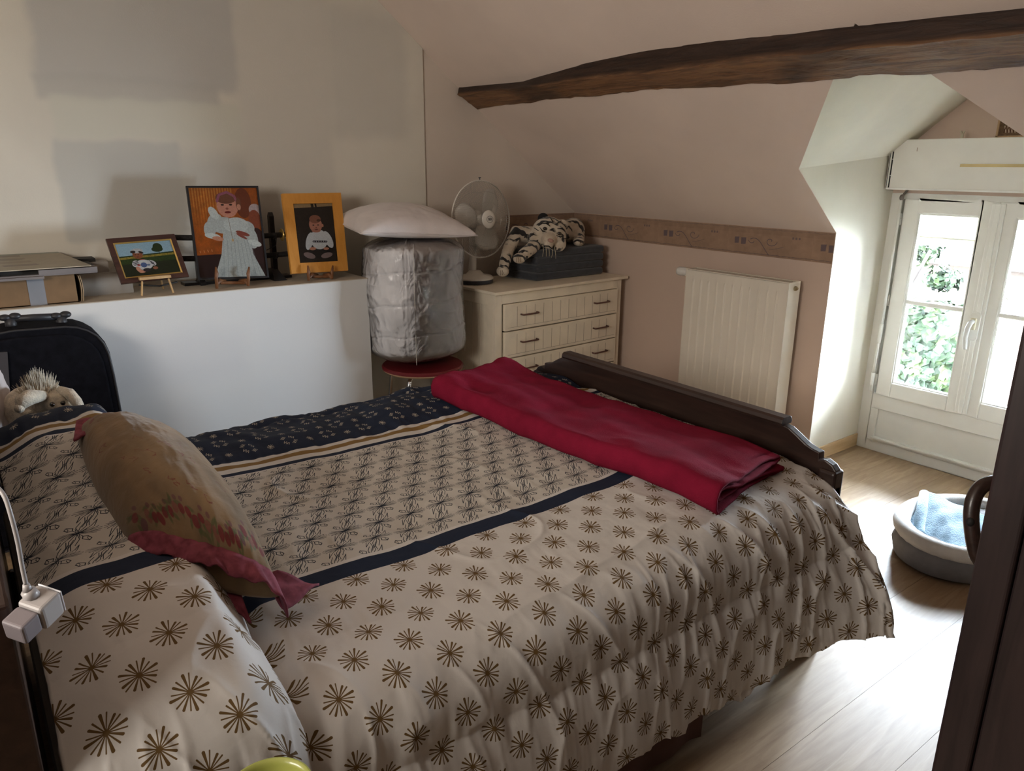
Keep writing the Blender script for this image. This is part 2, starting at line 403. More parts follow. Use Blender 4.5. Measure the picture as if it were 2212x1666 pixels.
def bordermat(name, tint):
    m, nt, b = new_mat(name); N = NT(nt); N.l(N.mix(1, teximg(N, im_b, N.uv()), tint, 'MULTIPLY'), b.inputs['Base Color']); b.inputs['Roughness'].default_value = .8
    b.inputs['Specular IOR Level'].default_value = .25; return m
def border(nm, P0, P1, nrm, tint, u0=0):
    P0 = Vector(P0); P1 = Vector(P1); L = (P1-P0).length; n_ = Vector(nrm)*.0015; z0, z1 = 1.09, 1.243
    mb = MB(); c = [P0+n_, P1+n_, P1+n_, P0+n_]
    mb.add([(c[0].x, c[0].y, z0), (c[1].x, c[1].y, z0), (c[1].x, c[1].y, z1), (c[0].x, c[0].y, z1)], [(0, 1, 2, 3)]); me = mb.mesh(nm)
    setuv(me, [(u0, 0), (u0+L/.53, 0), (u0+L/.53, 1), (u0, 1)]); return link(nm, me, bordermat(nm, tint), kind='structure')
uk = -(YG-2.812)/.53
border('trim_2', (XK, YG, 0), (XK, 2.05, 0), (-1, 0, 0), (1, 1, 1), .78-(YG-2.812)/.53)
border('trim_3', (XK-.6, YG, 0), (XK, YG, 0), (0, -1, 0), (1, 1, 1), .2)
border('trim_4', (XK, 2.05, 0), (XW, 2.05, 0), (0, -1, 0), (1.25, 1.28, 1.24), .12)

# ------------------------------------------------------------------ old oak beam under the slope
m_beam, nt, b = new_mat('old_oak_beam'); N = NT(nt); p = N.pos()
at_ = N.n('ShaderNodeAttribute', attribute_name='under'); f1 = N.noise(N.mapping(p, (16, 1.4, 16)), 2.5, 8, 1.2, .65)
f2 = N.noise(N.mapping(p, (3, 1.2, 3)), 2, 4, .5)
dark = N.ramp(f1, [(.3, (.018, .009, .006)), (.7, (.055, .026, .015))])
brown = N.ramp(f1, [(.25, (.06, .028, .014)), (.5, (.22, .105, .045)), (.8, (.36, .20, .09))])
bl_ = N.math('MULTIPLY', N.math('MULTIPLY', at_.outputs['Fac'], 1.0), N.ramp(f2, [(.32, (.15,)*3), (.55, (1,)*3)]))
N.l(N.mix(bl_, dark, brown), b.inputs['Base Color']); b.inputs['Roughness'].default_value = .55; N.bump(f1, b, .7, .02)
n = 130; ys = np.linspace(YG-.012, -.9, n); ring = []
for i, y in enumerate(ys):
    e = sst(YG-y, .0, .55)
    xa = float(np.interp(-y, [-4.04, -3.41, -2.9, -2.44, -2.19, -1.77, -1.43, -1.0, 1], [2.608, 2.63, 2.58, 2.562, 2.567, 2.585, 2.591, 2.609, 2.62]))+.006*(vn(y*3, 0, 3)-.5); za = zs(xa)+.005
    zb = float(np.interp(-y, [-4, -3.3, -2.74, -2.45, -1.96, -1.58, -1.26, -.98, 1], [1.965, 1.952, 1.957, 1.946, 1.955, 1.943, 1.935, 1.927, 1.92]))+.006*(vn(y*9, 3, 6)-.5); xb = 2.592-.012*e+.016*(vn(y*2.0, 7, 5)-.5)
    xc = float(np.interp(-y, [-4.08, -3.25, -2.58, -2.08, -1.87, -1.5, -1.34, -1.05, 1], [2.735, 2.728, 2.728, 2.745, 2.758, 2.755, 2.768, 2.77, 2.78]))+.012*(vn(y*6, 3, 9)-.5)+.006*(vn(y*21, 3, 9)-.5); zc = zs(xc)-.010
    A, B, Cc = np.array((xa, za)), np.array((xb, zb)), np.array((xc, zc)); D = np.array((xc+.005, zs(xc)+.03)); row = []
    for P, Q, k in ((A, B, 7), (B, Cc, 9), (Cc, D, 2)):
        for t in np.arange(k)/k: row.append(P+(Q-P)*t)
    row.append(D); row.append(np.array((xa+.02, zs(xa)+.05)))
    row = np.array(row); nn = len(row)
    row[1:17] += (.006*(fbm(np.arange(nn)*.9, np.full(nn, y*14), 11)-.5)[:, None]*np.array((-1, -1)))[1:17]*1.6
    ring.append([(q[0], y, q[1]) for q in row])
G = np.array(ring); mb = MB(); k = G.shape[1]; mb.add(G.reshape(-1, 3).tolist(), [(i*k+j, i*k+(j+1) % k, (i+1)*k+(j+1) % k, (i+1)*k+j) for i in range(n-1) for j in range(k)]+[tuple(range(k))[::-1], tuple((n-1)*k+j for j in range(k))])
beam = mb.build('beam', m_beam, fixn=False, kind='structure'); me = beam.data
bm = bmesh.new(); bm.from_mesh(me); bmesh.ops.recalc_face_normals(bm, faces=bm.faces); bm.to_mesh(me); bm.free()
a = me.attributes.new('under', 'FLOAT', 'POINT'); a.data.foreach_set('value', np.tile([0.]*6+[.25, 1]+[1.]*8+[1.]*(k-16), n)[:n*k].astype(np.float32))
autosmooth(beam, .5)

# ------------------------------------------------------------------ window
m_glass, nt, b = new_mat('window_glass'); N = NT(nt); nt.nodes.remove(b)
tr = N.n('ShaderNodeBsdfTransparent'); gl = N.n('ShaderNodeBsdfGlossy'); gl.inputs['Roughness'].default_value = .02; fr = N.n('ShaderNodeFresnel'); fr.inputs[0].default_value = 1.45
mx = N.n('ShaderNodeMixShader'); N.l(fr.outputs[0], mx.inputs[0]); N.l(tr.outputs[0], mx.inputs[1]); N.l(gl.outputs[0], mx.inputs[2]); N.l(mx.outputs[0], nt.nodes['Material Output'].inputs[0])
YC = 1.512
def fr_rect(mb, x0, x1, ya, yb, za, zb, w_, wb=None, wt=None):   # rectangular frame in y,z
    wb = w_ if wb is None else wb; wt = w_ if wt is None else wt
    mb.box((x0, ya, za), (x1, ya+w_, zb)); mb.box((x0, yb-w_, za), (x1, yb, zb)); mb.box((x0, ya+w_, za), (x1, yb-w_, za+wb)); mb.box((x0, ya+w_, zb-wt), (x1, yb-w_, zb))
mb = MB(); fr_rect(mb, XW, XW+.07, .972, 2.048, 0, 1.432, .06, .06, .03)
fr_rect(mb, XW+.042, XW+.075, .972, 2.048, 0, 1.432, .105, .06, .05)
win = struct('window_1', mb, m_pvc, bevel=.003)
mb = MB(); mb.box((XW-.004, 1.032, .25), (XW+.06, 1.988, .335)); mb.build('transom', m_pvc, win, bevel=.003)
mb = MB(); fr_rect(mb, XW-.004, XW+.05, 1.032, 1.988, .06, .25, .04, .025, .0)
mb.build('panel_frame', m_pvc, win, bevel=.003)
mb = MB(); mb.box((XW+.012, 1.07, .08), (XW+.045, 1.95, .255)); mb.build('lower_panel', m_pvc, win)
mb = MB(); mb.box((XW-.014, 1.06, .068), (XW+.02, 1.96, .083)); mb.build('bead', m_pvc, win, bevel=.004)
for ya, yb in ((YC, 1.965), (1.06, YC)):
    mb = MB(); fr_rect(mb, XW-.022, XW+.04, ya, yb, .338, 1.405, .078, .082, .07)
    sash = mb.build('sash', m_pvc, win, bevel=.006)
    mb = MB(); fr_rect(mb, XW-.012, XW+.0, ya+.07, yb-.07, .412, 1.342, .014); mb.build('glazing_bead', m_pvc, sash, bevel=.003)
    mb = MB(); mb.box((XW+.004, ya+.07, .41), (XW+.009, yb-.07, 1.345)); mb.build('pane', m_glass, sash)
    mb = MB(); mb.box((XW-.012, ya+.075, .860), (XW+.002, yb-.075, .884)); mb.build('glazing_bar', m_pvc, sash, bevel=.006)
mb = MB(); mb.box((XW-.036, YC-.03, .345), (XW-.02, YC+.03, 1.40)); mb.box((XW-.042, YC-.012, .345), (XW-.03, YC+.012, 1.40)); mb.build('meeting_stile', m_pvc, win, bevel=.005)
for z in (.42, .87, 1.3):
    mb = MB(); mb.tube([(XW-.018, 1.975, z-.03), (XW-.018, 1.975, z+.03)], .008, 10); mb.tube([(XW-.018, 1.975, z-.002), (XW-.018, 1.975, z+.002)], .0095, 10); mb.build('hinge', m_pvc, win, smooth=True)
# handle: rounded plate, cream neck and white lever
m_cream = mat('cream_plastic', (.68, .62, .45), .4)
mb = MB(); mb.prism([(YC+.006+.025*math.cos(t), .805+.017*math.sin(t)+(.055 if math.sin(t) > 0 else -.055)) for t in np.linspace(0, 2*math.pi, 28, endpoint=False)], 'x', XW-.05, XW-.041)
hp = mb.build('handle_plate', m_pvc, win, bevel=.003)
mb = MB(); mb.box((XW-.068, YC-.006, .79), (XW-.05, YC+.02, .848)); mb.build('handle_neck', m_cream, hp, bevel=.004)
mb = MB(); mb.tube([(XW-.07, YC+.006, .832), (XW-.09, YC+.007, .828), (XW-.1, YC+.012, .80), (XW-.1, YC+.016, .75), (XW-.098, YC+.008, .695)], [.011, .012, .012, .012, .010], 12)
mb.build('handle_lever', mat('handle_white', (.8, .8, .78), .25), hp, smooth=True)
# roller shutter, rolled most of the way up behind the glass, with guide rails
m_sh = mat('shutter_cream', (.60, .57, .48), .5); m_shd = mat('shutter_shadow_slot', (.10, .08, .06), .8)
sh = thing('roller_shutter', 'cream roller shutter slats half lowered outside the window top', 'shutter', (XW+.12, YC, 1.17))
for k in range(6):
    z = 1.205+k*.042
    mb = MB(); mb.prism([(XW+.125, z), (XW+.118, z+.01), (XW+.116, z+.022), (XW+.12, z+.036), (XW+.126, z+.038), (XW+.128, z+.02)], 'y', 1.0, 2.02); mb.build('slat', m_sh, sh)
mb = MB(); mb.box((XW+.112, 1.0, 1.165), (XW+.13, 2.02, 1.205)); mb.build('bottom_rail', m_sh, sh, bevel=.004)
for yy in (2.02, .985):
    mb = MB(); mb.box((XW+.10, yy-.0, 0), (XW+.14, yy+.03, 1.44)); mb.build('guide_rail', m_sh, sh)
mb = MB(); mb.box((XW+.11, .96, 0), (XW+.30, 2.06, .035)); struct('window_sill', mb, mat('sill_stone', (.5, .48, .44), .8))
# shutter box
XB = 3.965
sb = thing('shutter_box', 'long white roller shutter box fixed above the window', 'box', (XB, YC, 1.455))
mb = MB(); mb.box((XB, .99, 1.458), (XW+.005, 2.02, 1.698)); mb.build('casing', m_pvc, sb, bevel=.004)
mb = MB(); mb.box((XB-.004, .985, 1.452), (XB+.02, 2.028, 1.460)); mb.build('lower_lip', mat('lit_edge_white', (.85, .85, .82), .3), sb)  # lip painted a brighter white for the lit bottom edge
mb = MB(); mb.box((XB-.003, 2.021, 1.457), (XB+.03, 2.034, 1.66)); mb.build('end_cap', m_pvc, sb)
m_blk = mat('black_slot', (.012, .011, .01), .7)
mb = MB()
for a0, a1 in ((1.462, 1.52), (1.525, 1.60), (1.605, 1.64)): mb.box((XB-.0035, 2.0155, a0), (XB+.02, 2.0205, a1))
mb.box((XB-.0045, 2.029, 1.46), (XB+.02, 2.0315, 1.65)); mb.build('slot', m_blk, sb)
mb = MB(); mb.box((XB-.004, .995, 1.566), (XB-.0005, 1.685, 1.580)); mb.build('tape_strip', mat('yellowed_tape', (.62, .49, .24), .6), sb)
mb = MB(); mb.box((XB-.002, 1.9, 1.64), (XB, 1.902, 1.658)); mb.build('scratch', mat('scratch_brown', (.35, .25, .18), .7), sb)
# crank rod
rod = thing('shutter_crank', 'long white shutter crank rod hanging left of the window', 'crank', (XW-.06, 2.015, .34))
rx = XW-.05
p1 = atx(1947, 432, rx); p2 = atx(1905, 700, rx); p3 = atx(1880, 845, rx)
mb = MB(); mb.tube([p1, p1.lerp(p2, .5), p2], .007, 10); mb.build('upper_rod', m_pvc, rod, smooth=True)
mb = MB(); mb.tube([p2, p2.lerp(p3, .28)], .010, 10); mb.tube([p2.lerp(p3, .28), p2.lerp(p3, .72)], .007, 10); mb.build('lower_rod', m_pvc, rod, smooth=True)
mb = MB(); mb.tube([p2.lerp(p3, .72), p3], .0105, 10); mb.build('grip', m_pvc, rod, smooth=True)
mb = MB(); mb.sphere(p1+Vector((0, 0, .012)), (.012, .011, .016)); mb.tube([p1+Vector((0, 0, .01)), p1+Vector((.02, .0, .03)), (XW+.0, p1.y, 1.45)], .006, 8); mb.build('universal_joint', mat('grey_metal', (.25, .22, .2), .4, .7), rod, smooth=True)
# little stitched picture and clip on the shutter box
q0 = atx(2150, 300, XW-.01); q1 = atx(2222, 296, XW-.01)
sp = thing('stitched_picture', 'small framed stitched picture propped above the shutter box', 'picture', (XW-.01, (q0.y+q1.y)/2, 1.70))
ya, yb = q0.y, q1.y-.02
cv = Canvas(160, 220, (.42, .33, .24)); cv.noise(.15, 12, 3)
for k in range(7): cv.line(30+k*13, 150, 40+k*13, 190, 5, (.75, .68, .6)); cv.line(36+k*13, 150, 30+k*13, 190, 3, (.25, .08, .05))
cv.poly([(60, 100), (120, 90), (135, 140), (70, 150)], (.35, .06, .04)); cv.line(20, 60, 140, 55, 3, (.35, .16, .08))
m_st, nt, b = new_mat('stitched_cloth'); N = NT(nt); N.l(teximg(N, image('stitch', cv.a), N.uv(), 'EXTEND'), b.inputs['Base Color']); b.inputs['Roughness'].default_value = .9
mb = MB(); mb.add([(XW-.008, ya, 1.70), (XW-.008, yb, 1.70), (XW-.0, yb, 1.86), (XW-.0, ya, 1.86)], [(0, 1, 2, 3)]); me = mb.mesh('canvas'); setuv(me, [(0, 0), (1, 0), (1, 1), (0, 1)]); link('canvas', me, m_st, sp)
mb = MB(); 
for (a_, b_) in (((ya, 1.698), (yb, 1.708)), ((ya, 1.698), (ya-.008, 1.865)), ((yb+.008, 1.698), (yb, 1.865)), ((ya, 1.857), (yb, 1.866))): mb.box((XW-.014, min(a_[0], b_[0]), a_[1]), (XW-.001, max(a_[0], b_[0]), b_[1]))
mb.build('frame', woodmat('pale_wood', (.42, .26, .13), (.55, .37, .2), 2), sp)
pc = atx(2078, 302, XB+.03)
mb = MB(); mb.box((XB+.02, pc.y-.006, 1.696), (XB+.028, pc.y+.006, 1.722)); mb.box((XB+.02, pc.y-.009, 1.716), (XB+.028, pc.y-.002, 1.732), (0.3, 0, 0)); mb.box((XB+.02, pc.y+.002, 1.716), (XB+.028, pc.y+.009, 1.732), (-.3, 0, 0))
tag(mb.build('clothes_peg', mat('peg_cream', (.62, .55, .4), .6)), 'small pale forked peg standing on top of the shutter box', 'peg')

# ------------------------------------------------------------------ outside
m_leaf, nt, b = new_mat('ivy_leaf'); N = NT(nt); oc = N.noise(N.pos(), 9, 3)
N.l(N.ramp(oc, [(.3, (.0014, .004, .0016)), (.5, (.005, .011, .0035)), (.7, (.014, .021, .005))]), b.inputs['Base Color']); b.inputs['Roughness'].default_value = .7; b.inputs['Specular IOR Level'].default_value = .15
def leaves(n, fn, size, seed):
    R = random.Random(seed); mb = MB()
    for _ in range(n):
        p, nr = fn(R); nr = (nr+Vector((R.uniform(-.6, .6), R.uniform(-.6, .6), R.uniform(-.3, .9)))).normalized()
        t = nr.orthogonal().normalized(); t.rotate(Matrix.Rotation(R.uniform(0, 6.28), 3, nr)); bt = nr.cross(t); s = size*R.uniform(.6, 1.3)
        P = [p-t*s*.5, p+bt*s*.38-t*s*.1+nr*s*.08, p+t*s*.55, p-bt*s*.38-t*s*.1+nr*s*.08]
        mb.add(P, [(0, 1, 2), (0, 2, 3)])
    return mb
ivy = thing('ivy_hedge', 'dense green ivy hedge outside the left window sash', 'hedge', (6.6, 3, -2.2))
mb = MB(); mb.box((6.4, 2.42, -2.4), (6.9, 5.5, .42)); mb.build('hedge_core', mat('hedge_dark', (.008, .014, .006), .9), ivy)
def ivf(R):
    y = R.uniform(2.36, 4.6); z = R.uniform(-1.5, .45+.1*math.sin(y*7)); x = 6.36+.10*math.sin(y*9+z*5)-R.uniform(0, .12)
    if R.random() < .12: return Vector((R.uniform(6.3, 6.9), y, .47+R.uniform(-.04, .08)+.08*math.sin(y*6))), Vector((0, 0, 1))
    return Vector((x, y, z)), Vector((-1, 0, .3))
leaves(5200, ivf, .085, 2).build('foliage', m_leaf, ivy, kind='stuff', fixn=False)
bush = thing('wall_shrub', 'blue-green shrub above the ivy hedge beyond the shutter', 'shrub', (7.2, 3.4, -2.2))
mb = MB(); mb.tube([(7.3, 3.5, -2.2), (7.25, 3.45, .2), (7.2, 3.35, .95)], [.05, .035, .015], 7); mb.tube([(7.25, 3.45, .2), (7.1, 3.15, .85)], .015, 6); mb.build('stem', mat('bark', (.012, .008, .006), .9), bush)
def bsf(R):
    d = Vector((R.gauss(0, 1), R.gauss(0, 1), R.gauss(0, 1))).normalized()*R.random()**.4
    if R.random() < .3: return Vector((7.15+d.x*.2, 3.02+d.y*.16, .62+d.z*.13)), d
    return Vector((7.25+d.x*.25, 3.42+d.y*.32, .88+d.z*.22)), d
leaves(1100, bsf, .06, 5).build('foliage', m_leaf, bush, kind='stuff', fixn=False)
hs = thing('stone_outbuilding', 'pale stone outbuilding with a low grey roof behind the ivy', 'building', (9.2, 3.4, -2.4))
mb = MB(); mb.box((9, 2.3, -2.4), (11.5, 5.6, .55)); mb.build('wall', mat('pale_stone', (.035, .022, .015), .9, var=.25, vs=3), hs)
mb = MB(); P = [Vector((8.8, 2.2, .55)), Vector((8.8, 5.7, .55)), Vector((10.4, 5.7, 1.1)), Vector((10.4, 2.2, 1.1))]; mb.hexa(P+[p+Vector((0, 0, .06)) for p in P]); mb.build('roof', mat('grey_roof', (.02, .02, .024), .8, var=.2), hs)
mb = MB(); mb.box((4.4, -8, -2.5), (18, 14, -2.4)); o = struct('ground', mb, mat('garden_ground', (.05, .055, .04), .9))

# ------------------------------------------------------------------ boxed ledge behind the bed
BX, BY, BZ = 1.762, 3.62, .975
m_ledge_top = mat('ledge_top', (.50, .43, .34), .6, var=.08, vs=5)
m_ledge_front = wallmat('ledge_front', (.66, .66, .655), [(.5, 1.1, .55, .8, .06, (.60, .60, .61), .7), (1.15, 1.6, .2, .86, .05, (.63, .64, .65), .6)], mott=.03, bumpd=.12)
mb = MB(); mb.box((-1.6, BY, 0), (BX, YG-.0121, BZ-.004)); led = mb.build('ledge', m_ledge_front, kind='structure')
led.name = 'trim_5'
mb = MB(); mb.box((-1.6, BY-.001, BZ-.004), (BX+.001, YG-.0121, BZ)); mb.build('ledge_top', m_ledge_top, led)

# ------------------------------------------------------------------ radiator
m_rad = mat('radiator_enamel', (.76, .70, .60), .35, var=.02)
rad = thing('radiator', 'tall white ribbed panel radiator on the knee wall', 'radiator', (3.48, 2.52, .12))
xf, y0, y1, z0, z1 = 3.43, 2.188, 2.862, .12, .985
nn = 420; ys = np.linspace(y0+.008, y1-.008, nn); zz = [z0, z0+.05, z0+.075, z1-.075, z1-.05, z1-.004]; am = [0, 0, 1, 1, 0, 0]
rib = np.zeros(nn)
for k in range(11):
    yc = y0+.062+k*(y1-y0-.118)/10; d = np.abs(ys-yc); rib += np.clip((.0085-d)/.005, 0, 1)*.007
G = np.array([[(xf-rib[i]*am[j], ys[i], zz[j]) for j in range(6)] for i in range(nn)])
mb = MB(); mb.grid(G); autosmooth(mb.build('front_panel', m_rad, rad, fixn=False), .5)
mb = MB(); mb.box((xf+.001, y0, z0), (xf+.012, y0+.008, z1)); mb.box((xf+.001, y1-.008, z0), (xf+.012, y1, z1)); mb.box((xf+.006, y0, z0), (xf+.02, y1, z1-.002)); mb.build('panel_back', m_rad, rad)
mb = MB(); mb.box((xf-.0015, y0-.002, z0+.0), (xf+.102, y0+.0, z1+.004)); mb.build('side_cover', m_rad, rad, bevel=.0008)
mb = MB(); mb.box((xf-.0015, y1, z0), (xf+.102, y1+.002, z1+.004)); mb.build('side_cover', m_rad, rad)
mb = MB(); mb.box((xf, y0, z1), (xf+.014, y1, z1+.004)); mb.box((xf+.088, y0, z1), (xf+.102, y1, z1+.004))
for k in range(44): yy = y0+.006+k*(y1-y0-.012)/43; mb.box((xf+.014, yy-.002, z1-.002), (xf+.088, yy+.002, z1+.002))
mb.build('top_grille', m_rad, rad)
mb = MB(); mb.box((xf+.085, y0+.1, z0+.1), (XK-.001, y0+.14, z1-.1)); mb.box((xf+.085, y1-.14, z0+.1), (XK-.001, y1-.1, z1-.1)); mb.box((xf+.08, y0+.005, z0+.01), (xf+.09, y1-.005, z1-.01)); mb.build('bracket', m_rad, rad)
Rx = Matrix.Rotation(math.pi/2, 3, 'X')
m_brass = mat('old_brass', (.42, .34, .2), .35, .8)
mb = MB(); mb.lathe([(.013, 0), (.013, .008), (.007, .008), (.007, .016), (.004, .018)], (xf+.055, y0-.002, .955), 14, Rx); mb.build('bleed_valve', m_brass, rad)
mb = MB(); mb.lathe([(.010, -.012), (.010, .03)], (xf+.05, y1+.03, .96), 12, Rx); mb.build('valve_stub', m_brass, rad)
mb = MB(); mb.lathe([(.02, .0), (.024, -.006), (.024, -.022), (.0265, -.026), (.0265, -.062), (.023, -.074), (.012, -.078), (0, -.078)], (xf+.05, y1+.03, .96), 20, Rx)
mb.build('thermostat_head', mat('thermostat_white', (.78, .76, .72), .4), rad, smooth=True)
for yy in (y0+.05, y1-.05):
    mb = MB(); mb.tube([(xf+.05, yy, z0+.01), (xf+.05, yy, 0)], .009, 10); mb.build('pipe', m_rad, rad)

# ------------------------------------------------------------------ chest of drawers
DR = math.radians(3.3)
m_ch = mat('cream_painted_wood', (.84, .75, .60), .42, var=.05, vs=8, bump=.06)
m_ch2 = mat('groove_line', (.20, .14, .09), .7)
m_hd = mat('antique_bronze', (.17, .09, .075), .35, .75)
W, Dp, Ht = 1.065, .52, .868
ch = thing('chest_of_drawers', 'cream painted chest of drawers with grooved fronts in the corner', 'dresser', (2.435, 3.392, 0), (0, 0, DR))
K = dict(parent=ch, world=False)
mb = MB(); mb.box((-.012, -.018, Ht-.018), (W+.045, Dp, Ht)); mb.build('top', m_ch, bevel=.004, **K)
mb = MB(); mb.box((0, 0, 0), (.05, .02, Ht-.02)); mb.box((W-.04, 0, 0), (W, .02, Ht-.02)); mb.box((.05, .0, Ht-.075), (W-.04, .02, Ht-.02)); mb.box((.05, .0, 0), (W-.04, .02, .08))
mb.build('face_frame', m_ch, bevel=.002, **K)
mb = MB(); mb.box((.0, .02, .0), (.018, .07, Ht-.02)); mb.box((0, Dp-.06, 0), (.018, Dp, Ht-.02)); mb.box((0, .07, 0), (.018, Dp-.06, .09)); mb.box((0, .07, Ht-.085), (.018, Dp-.06, Ht-.02)); mb.build('side_frame', m_ch, bevel=.002, **K)
for k in range(5):
    ya = .07+k*(Dp-.13)/5; mb = MB(); mb.box((.009, ya+.0012, .09), (.016, ya+(Dp-.13)/5-.0012, Ht-.085)); mb.build('side_board', m_ch, bevel=.0015, **K)
mb = MB(); mb.box((W-.018, .02, 0), (W, Dp, Ht-.02)); mb.build('side_panel', m_ch, **K)
mb = MB(); mb.box((.018, .03, .02), (W-.018, Dp, .84)); mb.build('carcass', mat('carcass_dark', (.12, .09, .07), .9), **K)
for k in range(5):
    zt = Ht-.078-k*.163; zb = zt-.156
    mb = MB(); mb.box((.062, -.014, zb), (W-.045, .012, zt)); dr = mb.build('drawer', m_ch, bevel=.003, **K)
    PM[dr] = Matrix.Identity(4)
    bwid = (W-.107-.05)/13
    mb = MB(); x0 = .062+.022
    mb.box((x0, -.0148, zb+.018), (W-.045-.02, -.0139, zb+.0192)); 
    for q in range(1, 13): mb.box((x0+q*bwid-.0006, -.0148, zb+.018), (x0+q*bwid+.0006, -.0139, zt-.018))
    mb.build('groove', m_ch2, dr, world=False)
    for xh in (.245, .86):
        zc = (zt+zb)/2+.01; mb = MB(); mb.tube([(xh-.062, -.014, zc), (xh-.062, -.034, zc), (xh-.055, -.038, zc), (xh+.055, -.038, zc), (xh+.062, -.034, zc), (xh+.062, -.014, zc)], .0052, 8)
        mb.build('handle', m_hd, dr, world=False, smooth=True)

# folded seat cushion block on the chest
m_cush = mat('charcoal_fabric', (.036, .04, .05), .95, var=.15, vs=30, bump=.4, bs=400, sheen=.3)
cb = thing('folded_floor_cushion', 'charcoal fold-out cushion folded in four under the plush tiger', 'cushion', (2.93, 3.56, Ht))
for k in range(4):
    mb = MB(); zb = Ht+.0005+k*.0478; A_ = [(2.885, 3.583), (3.475, 3.60), (3.45, 3.90), (2.835, 3.885)]
    s = .004*(k % 2); P = [Vector((x+s, y+s, zb)) for x, y in A_]; mb.hexa(P+[p+Vector((0, 0, .046)) for p in P]); mb.build('layer', m_cush, cb, bevel=.017, seg=3, smooth=True)
CT = Ht+.19
# ------------------------------------------------------------------ plush tiger
m_tig, nt, b = new_mat('tiger_plush'); N = NT(nt); p = N.pos()
wv = N.n('ShaderNodeTexWave', wave_type='BANDS', bands_direction='DIAGONAL'); N.l(N.mapping(p, (1, .6, .9), (.3, .5, .4)), wv.inputs[0]); wv.inputs['Scale'].default_value = 8.5; wv.inputs['Distortion'].default_value = 7; wv.inputs['Detail'].default_value = 2; wv.inputs['Detail Scale'].default_value = 1.6
st = N.ramp(wv.outputs['Fac'], [(.62, (0, 0, 0)), (.70, (1, 1, 1))]); brk = N.ramp(N.noise(p, 14, 2), [(.42, (0, 0, 0)), (.5, (1, 1, 1))])
att = N.n('ShaderNodeAttribute', attribute_name='plain')
k_ = N.math('MULTIPLY', N.math('MULTIPLY', st, brk), N.math('SUBTRACT', 1, att.outputs['Fac']))
base = N.ramp(N.noise(p, 9, 3), [(.35, (.52, .42, .31)), (.65, (.68, .60, .49))])
N.l(N.mix(k_, base, (.012, .010, .010)), b.inputs['Base Color']); b.inputs['Roughness'].default_value = .95; b.inputs['Sheen Weight'].default_value = .3; N.bump(N.noise(p, 260, 3), b, .8, .004)
tg = thing('plush_tiger', 'white plush tiger with black stripes draped over the charcoal cushion', 'soft toy', (3.0, 3.7, CT))
hd = atz(1175, 520, CT+.075); HC = aty(1187, 497, 3.63)
HC = Vector((HC.x, 3.63, CT+.098))
bodyc = [('t', [HC+Vector((.02, .06, .0)), Vector((3.10, 3.76, CT+.085)), Vector((3.24, 3.80, CT+.08)), Vector((3.36, 3.80, CT+.075))], [.075, .085, .085, .07]),
    (Vector((3.36, 3.79, CT+.085)), (.085, .075, .085)), (Vector((3.41, 3.82, CT+.04)), (.07, .06, .045)),
    ('t', [Vector((3.36, 3.74, CT+.05)), Vector((3.32, 3.68, CT+.03)), Vector((3.28, 3.64, CT+.028))], [.045, .034, .03]), (Vector((3.275, 3.635, CT+.028)), (.042, .036, .028)),
    # far front leg draped down to the chest top
    ('t', [Vector((3.04, 3.72, CT+.07)), aty(1115, 505, 3.74), aty(1098, 540, 3.72), aty(1088, 575, 3.68)], [.06, .052, .038, .033]), (aty(1086, 586, 3.665), (.038, .042, .034)),
    # near front leg with the paw on the cushion edge
    ('t', [Vector((3.0, 3.70, CT+.06)), aty(1150, 535, 3.62), aty(1128, 552, 3.58)], [.05, .04, .035]), (aty(1122, 558, 3.565), (.042, .038, .032))]
tb = blob('body', bodyc, m_tig, tg, .007, 4)
R_h = Matrix.Rotation(math.radians(-32), 3, 'Z') @ Matrix.Rotation(math.radians(18), 3, 'Y')
def hp_(x, y, z): return HC+R_h@Vector((x, y, z))*1.3
rz = (0, math.radians(18), math.radians(-32))
headm = blob('head', [(HC, (.112, .10, .098), rz), (hp_(-.005, -.062, -.025), (.050, .06, .044), rz), (hp_(-.05, -.02, -.035), (.056, .056, .052), rz), (hp_(.05, -.02, -.035), (.056, .056, .052), rz), (hp_(0, -.085, -.048), (.032, .028, .024), rz)], m_tig, tg, .005, 3)
for ob, fn in ((tb, lambda v: (v-aty(1086, 590, 3.665)).length < .035), (headm, lambda v: (v-hp_(0, -.085, -.03)).length < .058)):
    a = ob.data.attributes.new('plain', 'FLOAT', 'POINT'); a.data.foreach_set('value', [1. if fn(v.co) else 0. for v in ob.data.vertices])
m_black = mat('plush_black', (.01, .009, .009), .9); m_eye = mat('glass_eye', (.02, .012, .006), .08, coat=1); m_nose = mat('pink_nose', (.40, .23, .18), .7)
for s in (-1, 1):
    mb = MB(); mb.sphere(hp_(s*.050, .010, .054), (.034, .020, .034), rot=rz); e = mb.build('ear', m_black if s < 0 else m_tig, tg, smooth=True)
    mb = MB(); mb.sphere(hp_(s*.036, -.068, .014), (.015, .010, .011), 12, 8, rot=rz); mb.build('eye', m_eye, tg, smooth=True)
    mb = MB(); mb.tube([hp_(s*.018, -.075, .032), hp_(s*.04, -.068, .040), hp_(s*.062, -.05, .03)], [.002, .005, .002], 6); mb.tube([hp_(s*.022, -.078, .002), hp_(s*.045, -.07, .0), hp_(s*.062, -.055, .012)], [.001, .004, .001], 6)
    for q in range(3): mb.tube([hp_(s*(.06+q*.008), -.052+q*.012, -.005-q*.02), hp_(s*(.082+q*.004), -.03+q*.01, .0-q*.022)], [.004, .002], 6)
    mb.tube([hp_(s*.01, -.062, .055), hp_(s*.03, -.045, .072)], [.004, .002], 6)
    mb.build('face_stripe', m_black, tg, smooth=True)
mb = MB(); mb.sphere(hp_(0, -.108, -.028), (.019, .012, .012), 12, 8, rot=rz); mb.build('nose', m_nose, tg, smooth=True)
